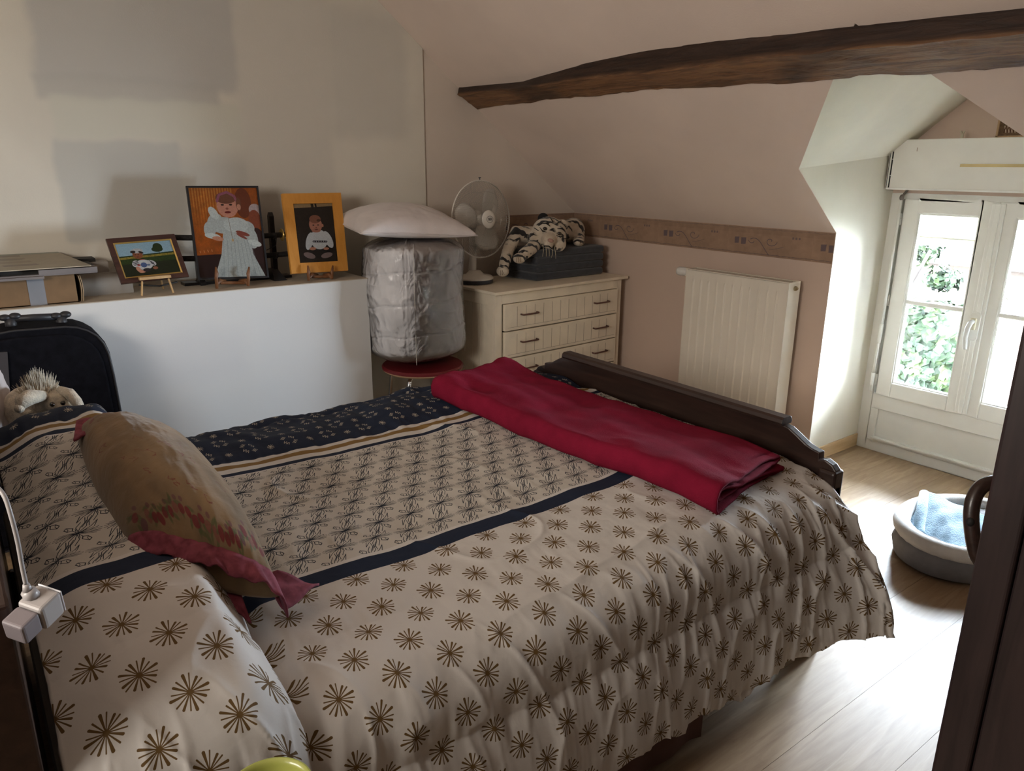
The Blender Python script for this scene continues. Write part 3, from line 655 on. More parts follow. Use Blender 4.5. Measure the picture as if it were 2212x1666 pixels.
mb = MB(); mb.tube([hp_(-.02, -.098, -.062), hp_(0, -.108, -.055), hp_(.02, -.098, -.062)], .0035, 6); mb.build('mouth', m_black, tg, smooth=True)
mb = MB()
for q in range(5):
    a0 = hp_(-.03+q*.015, -.095, -.05); mb.tube([a0, a0+Vector((random.uniform(-.004, .004), -.012, -.045)), a0+Vector((random.uniform(-.008, .008), -.008, -.07-random.random()*.02))], [.0014, .0012, .0008], 5)
mb.build('whiskers', mat('whisker', (.7, .6, .4), .5), tg)
for c_, ax in ((aty(1086, 588, 3.63), 0), (Vector((3.27, 3.6, CT+.028)), 0), (aty(1120, 560, 3.53), 0)):
    mb = MB()
    for q in (-1, 0, 1): mb.tube([c_+Vector((q*.014, .006, .012)), c_+Vector((q*.016, -.002, -.004)), c_+Vector((q*.015, .002, -.018))], .0014, 5)
    mb.build('toe_seam', mat('seam', (.2, .14, .09), .9), tg)

# ------------------------------------------------------------------ desk fan
m_fw = mat('fan_white', (.72, .69, .63), .35, var=.02); m_fd = mat('fan_base_dark', (.03, .035, .05), .4)
m_blade, nt, b = new_mat('fan_blade'); b.inputs['Base Color'].default_value = (.74, .71, .66, 1); b.inputs['Roughness'].default_value = .25; b.inputs['Transmission Weight'].default_value = .15
FC = aty(1040, 474, 3.75)
ax = Vector((.10, -1, .06)).normalized(); up = Vector((0, 0, 1)); sd = ax.cross(up).normalized()*-1; up2 = sd.cross(ax)*-1
sd = up.cross(ax).normalized(); up2 = ax.cross(sd).normalized()
def fp(x, y, d): return FC+sd*x+up2*y+ax*d
fan = thing('desk_fan', 'white desk fan with round wire cage on the chest', 'fan', (FC.x, FC.y, Ht))
RF = .225
mb = MB(); mb.tube([fp(RF*math.cos(t), RF*math.sin(t), .0) for t in np.linspace(0, 2*math.pi, 64, endpoint=False)], .0045, 6, True)
mb.build('rim', m_fw, fan, smooth=True)
m_wire = mat('cage_wire', (.42, .40, .36), .4, .3)
for sgn, nm in ((1, 'front_cage'), (-1, 'rear_cage')):
    mb = MB(); nw = 110
    for k in range(nw):
        a = 2*math.pi*k/nw; pts = []
        for t in np.linspace(0, 1, 6):
            r = .045+(RF-.045)*t; an = a+.28*t; dd = sgn*(.005+.062*(1-t**2.6)); pts.append(fp(r*math.cos(an), r*math.sin(an), dd))
        mb.tube(pts, .0011, 3)
    for r in (.1, .16): 
        t = (r-.045)/(RF-.045); mb.tube([fp(r*math.cos(q), r*math.sin(q), sgn*(.005+.062*(1-t**2.6))) for q in np.linspace(0, 2*math.pi, 48, endpoint=False)], .001, 4, True)
    o = mb.build(nm, m_wire, fan, fixn=False)
# blades
for k in range(3):
    a0 = math.radians(40+k*120); G = []; 
    for i in range(13):
        t = i/12; r = .035+.165*t; wd = .02+.135*math.sin(math.pi*min(1, t*.93+.07))**.62*(.55+.45*t) if t < .999 else .03
        row = []
        for j in range(9):
            s = (j/8-.5)*2; an = a0+.28*t; row.append(fp(r*math.cos(an)-s*wd*.62*math.sin(an), r*math.sin(an)+s*wd*.62*math.cos(an), .012*s-.006+.01*t*(1-s*s)))
        G.append(row)
    mb = MB(); mb.grid(np.array([[tuple(p) for p in r_] for r_ in G])); o = mb.build('blade', m_blade, fan, smooth=True, fixn=False)
    q = o.modifiers.new('s', 'SOLIDIFY'); q.thickness = .003
Mx = Matrix((sd, up2, ax)).transposed()
mb = MB(); mb.lathe([(.028, -.03), (.030, .02), (0, .022)], FC, 24, Mx); mb.build('spinner', m_fw, fan, smooth=True)
mb = MB(); mb.lathe([(.053, .058), (.055, .064), (.05, .071), (.03, .075), (0, .077)], FC, 36, Mx); hub = mb.build('hub_cap', m_fw, fan, smooth=True)
mb = MB(); mb.tube([fp(.024*math.cos(t), .019*math.sin(t), .0775) for t in np.linspace(0, 2*math.pi, 40, endpoint=False)], .001, 5, True)
m_ink = mat('logo_grey', (.05, .05, .06), .5); mb.build('logo_ring', m_ink, hub)
def text(s, size, Mloc, name, mat_, parent, ext=.0004):
    cu = bpy.data.curves.new('t', 'FONT'); cu.body = s; cu.size = size; cu.extrude = ext; cu.align_x = 'CENTER'; cu.align_y = 'CENTER'; cu.offset = size*.018
    o = bpy.data.objects.new('t', cu); COL.objects.link(o); dg = bpy.context.evaluated_depsgraph_get()
    me = bpy.data.meshes.new_from_object(o.evaluated_get(dg)); bpy.data.objects.remove(o); me.transform(Mloc); me.materials.clear(); return link(name, me, mat_, parent)
Mt = Matrix.Translation(fp(0, 0, .0782)) @ Matrix((sd, up2, ax)).transposed().to_4x4()
text('BSI', .021, Mt, 'logo_text', m_ink, hub)
mb = MB(); mb.lathe([(.0, -.145), (.04, -.142), (.055, -.12), (.058, -.06), (.05, -.03), (0, -.025)], FC, 28, Mx); mb.build('motor_housing', m_fw, fan, smooth=True)
bc = Vector((FC.x-.05, FC.y+.0, Ht)); 
mb = MB(); mb.tube([bc+Vector((.0, .03, .06)), bc+Vector((.02, .05, .14)), fp(0, -.03, -.085)], [.026, .022, .026], 16); mb.build('neck', m_fw, fan, smooth=True)
def oval(c, rx_, ry_, z, n=40): return [(c.x+rx_*math.cos(t), c.y+ry_*math.sin(t)*1.0, z) for t in np.linspace(0, 2*math.pi, n, endpoint=False)]
def stack(mb, loops):
    n = len(loops[0]); vs = [p for l in loops for p in l]; fs = [(i*n+j, i*n+(j+1) % n, (i+1)*n+(j+1) % n, (i+1)*n+j) for i in range(len(loops)-1) for j in range(n)]+[tuple(range(n))[::-1], tuple((len(loops)-1)*n+j for j in range(n))]; mb.add(vs, fs)
mb = MB(); stack(mb, [oval(bc, .108, .10, Ht+.001), oval(bc, .114, .106, Ht+.006), oval(bc, .114, .106, Ht+.026)]); mb.build('base_lower', m_fd, fan, smooth=False)
mb = MB(); stack(mb, [oval(bc, .116, .108, Ht+.026), oval(bc, .117, .109, Ht+.034), oval(bc, .105, .098, Ht+.045), oval(bc, .06, .055, Ht+.052), oval(bc, .035, .033, Ht+.075)]); autosmooth(mb.build('base', m_fw, fan), .9)
mb = MB(); mb.tube([bc+Vector((.03+.03*math.cos(t), -.055+.018*math.sin(t), .046)) for t in np.linspace(0, 2*math.pi, 20, endpoint=False)], .003, 6, True); mb.box((bc.x+.022, bc.y-.058, Ht+.045), (bc.x+.042, bc.y-.052, Ht+.052)); mb.build('speed_buttons', m_fw, fan)
mb = MB(); mb.tube([fp(0, RF+.002, 0), fp(0, RF+.018, 0)], .003, 6); mb.tube([fp(-.008, RF+.016, 0), fp(.008, RF+.016, 0)], .003, 6); mb.build('cage_clip', m_fd, fan)

# ------------------------------------------------------------------ stool, bagged duvet and pillow
m_red = mat('red_vinyl', (.17, .015, .02), .4); m_chrome = mat('chrome', (.7, .7, .72), .15, 1, var=.02); m_edge = mat('stool_edge', (.50, .33, .2), .6)
SCc = Vector((2.05, 3.56, 0)); SZ = .478
stl = thing('kitchen_stool', 'round red topped stool with chrome legs under the bagged duvet', 'stool', SCc)
mb = MB(); mb.lathe([(0, SZ-.002), (.222, SZ-.002), (.23, SZ-.010), (.23, SZ-.02), (0, SZ-.02)], SCc, 48); mb.build('seat_pad', m_red, stl, smooth=False)
mb = MB(); mb.lathe([(0, SZ-.0205), (.223, SZ-.0205), (.227, SZ-.026), (.217, SZ-.034), (0, SZ-.036)], SCc, 48); mb.build('seat_board', m_edge, stl)
for sx_, sy_ in ((-1, -1), (1, -1), (1, 1), (-1, 1)):
    d = Vector((sx_, sy_, 0)).normalized(); d.rotate(Matrix.Rotation(math.radians(-8), 3, 'Z'))
    mb = MB(); mb.tube([SCc+d*.06+Vector((0, 0, SZ-.045)), SCc+d*.165+Vector((0, 0, SZ-.045)), SCc+d*.185+Vector((0, 0, SZ-.055)), SCc+d*.195+Vector((0, 0, SZ-.08)), SCc+d*.24+Vector((0, 0, .01))], .011, 12); lg = mb.build('leg', m_chrome, stl, smooth=True)
    mb = MB(); mb.tube([SCc+d*.24+Vector((0, 0, .02)), SCc+d*.242+Vector((0, 0, .0))], .014, 10); mb.build('foot_cap', m_blk, lg)
m_duv = mat('white_duvet_cloth', (.78, .76, .76), .8, var=.05, vs=8, bump=.2, bs=300, sheen=.2)
m_plast, nt, b = new_mat('clear_plastic'); N = NT(nt); nt.nodes.remove(b)
tr = N.n('ShaderNodeBsdfTransparent'); tr.inputs[0].default_value = (.96, .96, .97, 1); gl = N.n('ShaderNodeBsdfGlossy'); gl.inputs['Roughness'].default_value = .07; fr = N.n('ShaderNodeFresnel'); fr.inputs[0].default_value = 1.55
bp = N.n('ShaderNodeBump'); bp.inputs['Strength'].default_value = .6; bp.inputs['Distance'].default_value = .03; vv = N.noise(N.mapping(N.pos(), (1, 1, .7)), 12, 5, 1.2); N.l(vv, bp.inputs['Height']); N.l(bp.outputs[0], gl.inputs['Normal']); N.l(bp.outputs[0], fr.inputs['Normal'])
mx = N.n('ShaderNodeMixShader'); N.l(fr.outputs[0], mx.inputs[0]); N.l(tr.outputs[0], mx.inputs[1]); N.l(gl.outputs[0], mx.inputs[2]); N.l(mx.outputs[0], nt.nodes['Material Output'].inputs[0])
BC = Vector((2.028, 3.60, 0)); bz0, bz1 = SZ, 1.215
bagt = thing('bagged_duvet', 'rolled white quilted duvet in a clear plastic bag on the stool', 'duvet', (BC.x, BC.y, bz0))
def bag(rx_, ry_, ex, disp):
    na, nz = 220, 160; th = np.linspace(0, 2*np.pi, na, endpoint=False)[:, None]; t = np.linspace(0, 1, nz)[None, :]
    prof = np.clip((np.minimum(t, 1-t)/.16), 0, 1); prof = 1-(1-prof)**2.6; prof = .02+.98*prof
    c, s = np.cos(th), np.sin(th); e = .78; X = np.sign(c)*np.abs(c)**e; Y = np.sign(s)*np.abs(s)**e
    tt = np.clip((t-.5)*1.04+.5, 0, 1); z = bz0+ex*0+(bz1-bz0)*t+0*th
    wz = z+.03*np.sin(th*2+1)+.02*(vn(th*2, t*3, 2)-.5)
    zq = np.abs(((wz+.02*np.sin(th*3)-.02) % .165)/.165-.5)*2   # seam at 1
    tq = np.abs(((th*rx_+.13) % .411)/.411-.5)*2
    d = disp*(-.006*np.exp(-((1-zq)/.06)**2)-.010*np.exp(-((1-tq)/.03)**2)+.010*(fbm(th*5, z*14, 5)-.5)+.008*(1-np.abs(2*vn(th*4+z*5, z*12, 7)-1))**3-.004)
    bulge = 1+.025*np.sin(t*9+th)+.03*(t < .3)*(.3-t)
    rr = prof*bulge
    return np.stack([BC.x+(rx_*rr+d)*X, BC.y+(ry_*rr+d)*Y, z], -1)
mb = MB(); mb.grid(bag(.262, .235, 0, 1), closeu=True); mb.build('quilt', m_duv, bagt, smooth=True, fixn=False)
mb = MB(); mb.grid(bag(.268, .241, 0, .35), closeu=True); mb.build('plastic_bag', m_plast, bagt, smooth=True, fixn=False)
mb = MB()
for a_ in (-1.95,): mb.tube([Vector((BC.x+.27*np.sign(math.cos(a_))*abs(math.cos(a_))**.78, BC.y+.243*np.sign(math.sin(a_))*abs(math.sin(a_))**.78, z)) for z in np.linspace(bz0+.05, bz1-.05, 20)], .0013, 5)
m_bs = mat('seam_cream', (.6, .56, .5), .6); mb.build('bag_seam', m_bs, bagt)
mb = MB(); a_ = -.35; mb.tube([Vector((BC.x+.27*np.sign(math.cos(a_))*abs(math.cos(a_))**.78, BC.y+.243*np.sign(math.sin(a_))*abs(math.sin(a_))**.78, z)) for z in np.linspace(bz0+.05, bz1-.05, 20)], .0013, 5); mb.build('bag_seam', m_bs, bagt)
def pillow(name, corners, thick, mat_, parent=None, n=70, seed=0, sag=None, pinch=.035):
    """corners: near-left, near-right, far-right, far-left"""
    A, B, Cc, D = [np.array(c) for c in corners]; u = np.linspace(0, 1, n)[:, None, None]; v = np.linspace(0, 1, n)[None, :, None]
    P = A*(1-u)*(1-v)+B*u*(1-v)+Cc*u*v+D*(1-u)*v
    nr = np.cross(B-A, D-A); nr /= np.linalg.norm(nr); nr *= np.sign(nr[2])
    uu, vv_ = u[..., 0], v[..., 0]; e = np.clip(4*uu*(1-uu), 0, 1)**.42*np.clip(4*vv_*(1-vv_), 0, 1)**.42
    inn = pinch*(4*vv_*(1-vv_))*(uu-.5)*2, pinch*(4*uu*(1-uu))*(vv_-.5)*2
    P = P-((B-A)[None, None]*inn[0][..., None])-((D-A)[None, None]*inn[1][..., None])
    edge = np.minimum(np.minimum(uu, 1-uu), np.minimum(vv_, 1-vv_))
    wr = .012*(fbm(uu*7, vv_*7, seed)-.5)+.010*(vn(uu*26+0*vv_, vv_*3, seed+3)-.5)*np.exp(-np.minimum(vv_, 1-vv_)/.12)+.010*(vn(uu*3, vv_*26, seed+4)-.5)*np.exp(-np.minimum(uu, 1-uu)/.12)
    tops = P+nr*(thick[0]*e+wr*e**.5)[..., None]; bots = P-nr*(thick[1]*e)[..., None]
    if sag is not None: tops[..., 2] += sag(P); bots[..., 2] += sag(P)
    mb = MB(); mb.grid(tops); k = n*n; mb.grid(bots[:, ::-1]); me = mb.mesh(name)
    uvt = np.stack([uu+0*vv_, vv_+0*uu], -1).reshape(-1, 2); uvb = np.stack([uu+0*vv_, (vv_+0*uu)[:, ::-1]], -1).reshape(-1, 2)
    setuv(me, np.concatenate([uvt, uvb])); bm = bmesh.new(); bm.from_mesh(me); bmesh.ops.remove_doubles(bm, verts=bm.verts, dist=1e-5); bmesh.ops.recalc_face_normals(bm, faces=bm.faces); bm.to_mesh(me); bm.free()
    return link(name, me, mat_, parent, smooth=True), tops
m_pil = mat('mauve_white_cotton', (.66, .60, .585), .75, var=.05, vs=9, bump=.15, bs=300, sheen=.2)
A, B, Cc, D = aty(748, 512, 3.40), aty(1036, 514, 3.36), aty(975, 462, 3.88), aty(742, 482, 3.90)
pt = thing('white_bed_pillow', 'plump mauve-white pillow lying flat on the bagged duvet', 'pillow', (BC.x, BC.y, 1.20))
def sagp(P): return .02-.05*np.clip(np.abs(P[..., 0]-2.05)-.25, 0, 1)
_, tp = pillow('pillowcase', [(1.64, 3.42, 1.215), (2.275, 3.33, 1.175), (2.27, 3.84, 1.25), (1.70, 3.90, 1.245)], (.115, .05), m_pil, pt, 80, 3, sagp)
nf = tp.shape[0]; mb = MB(); 
for row in (tp[:, 0], tp[-1, :], tp[:, -1], tp[0, :]): mb.tube([tuple(p) for p in row[::3]], .0035, 6)
mb.build('piping', m_pil, pt, smooth=True)

# ------------------------------------------------------------------ photo frames
def photo_mat(name, cv):
    m, nt, b = new_mat(name); N = NT(nt); N.l(teximg(N, image(name, cv.a), N.uv(), 'EXTEND'), b.inputs['Base Color']); b.inputs['Roughness'].default_value = .3; return m
def qlerp(Q, u, v): TL, TR, BR, BL = Q; return (TL*(1-u)+TR*u)*(1-v)+(BL*(1-u)+BR*u)*v
def frame(name, label, Q, bd, depth, mf, mp, inner=None, innermat=None, outer_slope=0):
    TL, TR, BR, BL = Q; nr = (TR-TL).cross(BL-TL).normalized()
    if nr.y > 0: nr = -nr
    wv_, hv_ = (TR-TL).length, (TL-BL).length; bu, bv = bd/wv_, bd/hv_
    t = thing('framed_photograph', label, 'photo', (BL+BR)/2, group='framed photos standing on the ledge')
    def ringpart(u0, v0, u1, v1, off0, off1, nm, m_):
        mb = MB(); o = [(u0, v0), (1-u0, v0), (1-u0, 1-v0), (u0, 1-v0)]; i_ = [(u1, v1), (1-u1, v1), (1-u1, 1-v1), (u1, 1-v1)]
        vs = [qlerp(Q, *a)-nr*depth*.6 for a in o]+[qlerp(Q, *a)+nr*off0 for a in o]+[qlerp(Q, *a)+nr*off1 for a in i_]+[qlerp(Q, *a)-nr*.002 for a in i_]
        fs = []
        for k in range(4):
            j = (k+1) % 4; fs += [(k, j, 4+j, 4+k), (4+k, 4+j, 8+j, 8+k), (8+k, 8+j, 12+j, 12+k)]
        mb.add(vs, fs); return mb.build(nm, m_, t)
    ringpart(0, 0, bu, bv, depth*.4, depth*.4-outer_slope, 'frame_border', mf)
    if inner: ringpart(bu, bv, bu+inner/wv_, bv+inner/hv_, depth*.38-outer_slope, depth*.2, 'inner_bead', innermat); bu += inner/wv_; bv += inner/hv_
    mb = MB(); mb.add([qlerp(Q, bu, 1-bv), qlerp(Q, 1-bu, 1-bv), qlerp(Q, 1-bu, bv), qlerp(Q, bu, bv)], [(0, 1, 2, 3)]); me = mb.mesh('photograph'); setuv(me, [(0, 0), (1, 0), (1, 1), (0, 1)]); link('photograph', me, mp, t)
    mb = MB(); o = [(0.01, .01), (.99, .01), (.99, .99), (.01, .99)]; mb.add([qlerp(Q, *a)-nr*depth*.3 for a in o]+[qlerp(Q, *a)-nr*depth*.58 for a in o], [(0, 1, 2, 3), (7, 6, 5, 4), (0, 4, 5, 1), (1, 5, 6, 2), (2, 6, 7, 3), (3, 7, 4, 0)]); mb.build('backing', mat('backing_card', (.12, .08, .05), .9), t)
    return t
SK = (.62, .43, .35)
# photograph one: toddler on the grass
c1 = Canvas(560, 400, (.45, .55, .60)); c1.poly([(0, 150), (560, 135), (560, 400), (0, 400)], (.42, .37, .13)); c1.poly([(0, 150), (560, 135), (560, 150), (0, 165)], (.08, .15, .05)); c1.poly([(0, 190), (560, 175), (560, 400), (0, 400)], (.10, .17, .04)); c1.poly([(0, 250), (560, 240), (560, 400), (0, 400)], (.05, .09, .03)); c1.a[150:] *= (1+.6*(fbm(*(q/14. for q in np.mgrid[0:250, 0:560]), 2)-.5))[..., None]
c1.ell(410, 70, 48, 50, (.07, .14, .04)); c1.ell(400, 95, 58, 34, (.08, .15, .05)); c1.line(410, 100, 410, 160, 6, (.10, .08, .04))
c1.ell(215, 270, 90, 62, (.62, .62, .62)); c1.ell(140, 250, 36, 42, (.6, .6, .6), .5); c1.ell(300, 255, 46, 30, (.6, .6, .6), .6)
for k in range(3): c1.line(112+k*6, 235+k*16, 165+k*2, 222+k*16, 7, (.04, .05, .10)); c1.line(285+k*14, 225+k*12, 300+k*10, 265+k*8, 7, (.04, .05, .10))
c1.ell(215, 272, 32, 30, (.22, .28, .42)); c1.ell(165, 270, 16, 12, (.5, .2, .2)); c1.ell(262, 275, 16, 12, (.3, .35, .45)); c1.line(190, 205, 240, 205, 6, (.5, .1, .08))
c1.ell(188, 140, 50, 54, (.42, .24, .15)); c1.ell(192, 96, 58, 30, (.55, .55, .55)); c1.ell(150, 105, 26, 16, (.10, .07, .06)); c1.ell(228, 118, 26, 12, (.10, .07, .06), .5)
c1.ell(166, 138, 6, 4, (.08, .04, .03)); c1.ell(196, 140, 6, 4, (.08, .04, .03)); c1.ell(182, 170, 12, 4, (.25, .08, .06)); c1.ell(150, 318, 22, 34, SK, -.3); c1.ell(178, 350, 34, 16, SK); c1.ell(320, 320, 26, 18, (.45, .28, .2)); c1.ell(230, 335, 40, 22, (.12, .10, .12))
c1.noise(.12, 5, 8)
Q1 = [aty(228, 517, 3.775), aty(376, 506, 3.79), aty(408, 598, 3.705), aty(262, 614, 3.69)]
m_mahog = woodmat('dark_mahogany', (.03, .012, .010), (.07, .028, .02), 0, .3)
m_gold = mat('gold_bead', (.45, .29, .08), .35, .6)
frame('photo_frame', 'dark frame with gold bead holding a photo of a toddler on grass', Q1, .022, .014, m_mahog, photo_mat('photo_grass', c1), .006, m_gold)
# photograph two: infant in a long white dress
c2 = Canvas(480, 640, (.48, .23, .03)); Y_, X_ = np.mgrid[0:640, 0:480]
st_ = ((np.sin(X_*.33)*.5+.5)*sst(-Y_, -380, -20)*(X_ < 300))[..., None]; c2.a = c2.a*(1-st_*.4)+np.array((.75, .62, .38))*st_*.4
c2.poly([(0, 480), (480, 470), (480, 640), (0, 640)], (.10, .025, .02)); c2.noise(.15, 40, 1)
c2.ell(368, 110, 60, 110, (.33, .14, .06)); c2.ell(450, 160, 45, 45, (.58, .52, .52)); c2.ell(440, 230, 45, 70, (.42, .2, .12)); c2.ell(440, 420, 70, 130, (.13, .04, .04))
Wd = (.56, .58, .57)
c2.poly([(205, 300), (380, 300), (400, 480), (470, 640), (105, 640), (170, 480)], Wd)
c2.ell(210, 270, 90, 60, Wd); c2.ell(155, 250, 55, 70, Wd, .3); c2.ell(110, 300, 40, 60, Wd); c2.ell(150, 120+60, 28, 50, (.62, .64, .63), -.5); c2.ell(370, 290, 60, 50, Wd); c2.ell(400, 360, 45, 80, Wd, -.2); c2.ell(300, 270, 90, 55, (.60, .62, .61)); c2.ell(125, 345, 55, 20, (.64, .66, .65), .2); c2.ell(420, 400, 50, 22, (.64, .66, .65), .3)
c2.ell(160, 365, 40, 16, SK, .2); c2.ell(340, 330, 50, 14, (.42, .2, .16), .3); c2.ell(330, 350, 42, 9, (.42, .2, .16), .5)
for k in range(9): c2.line(200+k*24, 360+(k % 3)*20, 170+k*33, 635, 5, (.42, .45, .46), al=.5)
c2.ell(255, 130, 76, 84, (.62, .42, .35)); c2.ell(250, 72, 74, 42, (.34, .2, .14)); c2.pl([(185, 95), (205, 50), (260, 30), (310, 60), (335, 125)], 18, (.45, .25, .32)); c2.ell(335, 120, 18, 50, (.34, .2, .14)); c2.ell(335, 140, 14, 22, SK)
for x_ in (220, 278): c2.ell(x_, 122, 11, 6, (.05, .02, .02))
c2.ell(250, 150, 10, 8, (.45, .26, .2)); c2.ell(252, 176, 22, 8, (.32, .07, .07)); c2.line(250, 220, 262, 370, 3, (.4, .35, .3)); c2.ell(262, 378, 8, 10, (.6, .5, .35))
for k in range(4): c2.line(25+k*27, 448-k*2, 27+k*27, 462-k*2, 4, (.7, .5, .35))
c2.noise(.10, 6, 4)
Q2 = [aty(401, 402, 3.80), aty(557, 402, 3.80), aty(581, 600, 3.70), aty(428, 605, 3.70)]
m_fblk = mat('black_frame', (.012, .012, .014), .35)
frame('photo_frame', 'tall thin black frame with an infant in a long white dress', Q2, .009, .012, m_fblk, photo_mat('photo_dress', c2))
# photograph three: baby in white jumper
c3 = Canvas(400, 620, (.075, .055, .04)); c3.noise(.7, 16, 6); c3.poly([(0, 0), (400, 0), (400, 30), (0, 45)], (.50, .42, .30)); c3.line(190, 0, 195, 50, 26, (.03, .03, .03)); c3.line(225, 0, 230, 45, 18, (.03, .03, .03))
c3.ell(225, 520, 120, 60, (.012, .012, .016)); c3.ell(190, 470, 70, 40, (.012, .012, .016)); c3.ell(110, 545, 62, 30, (.42, .36, .36), .35); c3.ell(290, 550, 62, 28, (.42, .36, .36), -.2)
c3.ell(225, 380, 90, 105, (.66, .68, .70)); c3.ell(125, 395, 36, 95, (.66, .68, .70), .3); c3.ell(322, 385, 40, 95, (.66, .68, .70), -.35); c3.ell(150, 475, 34, 16, SK); c3.ell(290, 480, 30, 14, SK)
c3.line(165, 400, 300, 405, 20, (.08, .08, .12)); 
for k in range(6): c3.ell(170+k*25, 402, 5, 7, (.6, .6, .62))
c3.ell(205, 225, 66, 80, (.60, .41, .35)); c3.ell(205, 165, 58, 44, (.44, .28, .22)); c3.ell(240, 180, 20, 14, (.25, .15, .1)); c3.ell(276, 235, 10, 18, SK); c3.ell(205, 285, 46, 22, (.56, .37, .31))
for x_ in (182, 230): c3.ell(x_, 228, 9, 6, (.04, .02, .02))
c3.ell(208, 255, 8, 6, (.4, .22, .18)); c3.ell(208, 276, 16, 5, (.3, .12, .1)); c3.noise(.1, 5, 4)
Q3 = [aty(608, 419, 3.80), aty(735, 417, 3.80), aty(751, 585, 3.70), aty(629, 592, 3.70)]
m_ora = woodmat('orange_pine', (.52, .22, .03), (.62, .28, .05), 2, .45, bump=.05)
frame('photo_frame', 'broad orange wooden frame with a photo of a baby in a white jumper', Q3, .052, .02, m_ora, photo_mat('photo_jumper', c3))
# easels
m_pine = woodmat('pine_easel', (.45, .28, .13), (.58, .4, .2), 2, .6); m_oak = woodmat('carved_brown', (.13, .05, .02), (.25, .11, .045), 2, .45)
e1 = thing('easel', 'small pale pine easel under the dark gold-beaded frame', 'easel', aty(345, 632, 3.66), group='small easels under the framed photos')
pA, pB = aty(302, 606, 3.67), aty(370, 600, 3.67)
mb = MB(); mb.hexa([pA, pB, pB+Vector((0, .035, 0)), pA+Vector((0, .035, 0))]+[p+Vector((0, 0, .012)) for p in (pA, pB, pB+Vector((0, .035, 0)), pA+Vector((0, .035, 0)))]); mb.build('ledge_bar', m_pine, e1)
for a_, b_, yy in (((307, 608), (306, 636), 3.66), ((364, 602), (374, 627), 3.66)):
    q = aty(*b_, yy); q.z = BZ+.003; mb = MB(); mb.tube([aty(*a_, 3.685), q], .0045, 6); mb.build('leg', m_pine, e1)
mb = MB(); q = aty(350, 600, 3.82); q.z = BZ+.003; mb.tube([aty(336, 560, 3.76), q], .0045, 6); mb.build('leg', m_pine, e1)
mb = MB(); mb.tube([aty(300, 616, 3.72), aty(345, 618, 3.70), aty(383, 609, 3.72)], .004, 6); mb.build('cord', m_blk, e1)
def carved(label, xa, xb, ytop, ybot):
    t = thing('easel', label, 'easel', aty((xa+xb)/2, ybot, 3.66), group='small easels under the framed photos')
    for xx, s in ((xa, 1), (xb, -1)):
        P = [aty(xx, ytop, 3.675), aty(xx+s*2, ytop+14, 3.66), aty(xx+s*1, (ytop+ybot)/2+2, 3.665), aty(xx+s*2, ybot-4, 3.66)]; P[-1].z = BZ+.006
        mb = MB(); mb.tube(P, [.004, .009, .008, .007], 8); mb.build('claw', m_oak, t, smooth=True)
        P = [aty(xx+s*2, ybot-6, 3.665), aty(xx+s*8, ybot-14, 3.70), aty(xx+s*20, ybot-12, 3.73)]; mb = MB(); mb.tube(P, [.008, .012, .01], 8); mb.build('wing', m_oak, t, smooth=True)
    a_, b_ = aty(xa+10, ybot-9, 3.705), aty(xb-10, ybot-9, 3.705); mb = MB(); mb.tube([a_, b_], .008, 8); mb.build('cross_bar', m_oak, t)
    m_ = (a_+b_)/2; q = Vector((m_.x, 3.86, BZ+.004)); mb = MB(); mb.tube([m_+Vector((0, .03, .1)), q], .005, 6); mb.build('back_leg', m_oak, t)
carved('carved brown easel clasping the tall thin black frame', 466, 538, 577, 620)
carved('carved brown easel clasping the broad orange frame', 665, 719, 574, 607)
# sword stand with two swords
m_lac = mat('black_lacquer', (.012, .011, .012), .3)
ss = thing('sword_stand', 'black two-tier sword stand behind the framed photos', 'stand', (1.15, 3.87, BZ))
for xx in (.98, 1.36):
    mb = MB(); mb.prism([(3.83, BZ), (3.93, BZ), (3.93, BZ+.012), (3.905, BZ+.03), (3.90, BZ+.32), (3.885, BZ+.34), (3.87, BZ+.32), (3.868, BZ+.05), (3.83, BZ+.015)], 'x', xx-.012, xx+.012); mb.build('upright', m_lac, ss)
    for z in (1.105, 1.205):
        mb = MB(); mb.tube([(xx, 3.88, z-.02), (xx, 3.855, z-.022), (xx, 3.838, z-.018), (xx, 3.832, z+.004)], .006, 6); mb.build('peg', m_lac, ss)
mb = MB(); mb.box((.90, 3.86, BZ), (1.44, 3.94, BZ+.014)); mb.build('base', m_lac, ss)
tri = aty(595, 590, 3.82); mb = MB(); mb.prism([(tri.x-.02, BZ), (tri.x+.045, BZ), (tri.x, BZ+.06), (tri.x-.03, BZ+.06)], 'y', 3.78, 3.86); mb.build('foot', m_lac, ss)
m_wrap = mat('cord_wrap', (.018, .016, .016), .8, var=.4, vs=60)
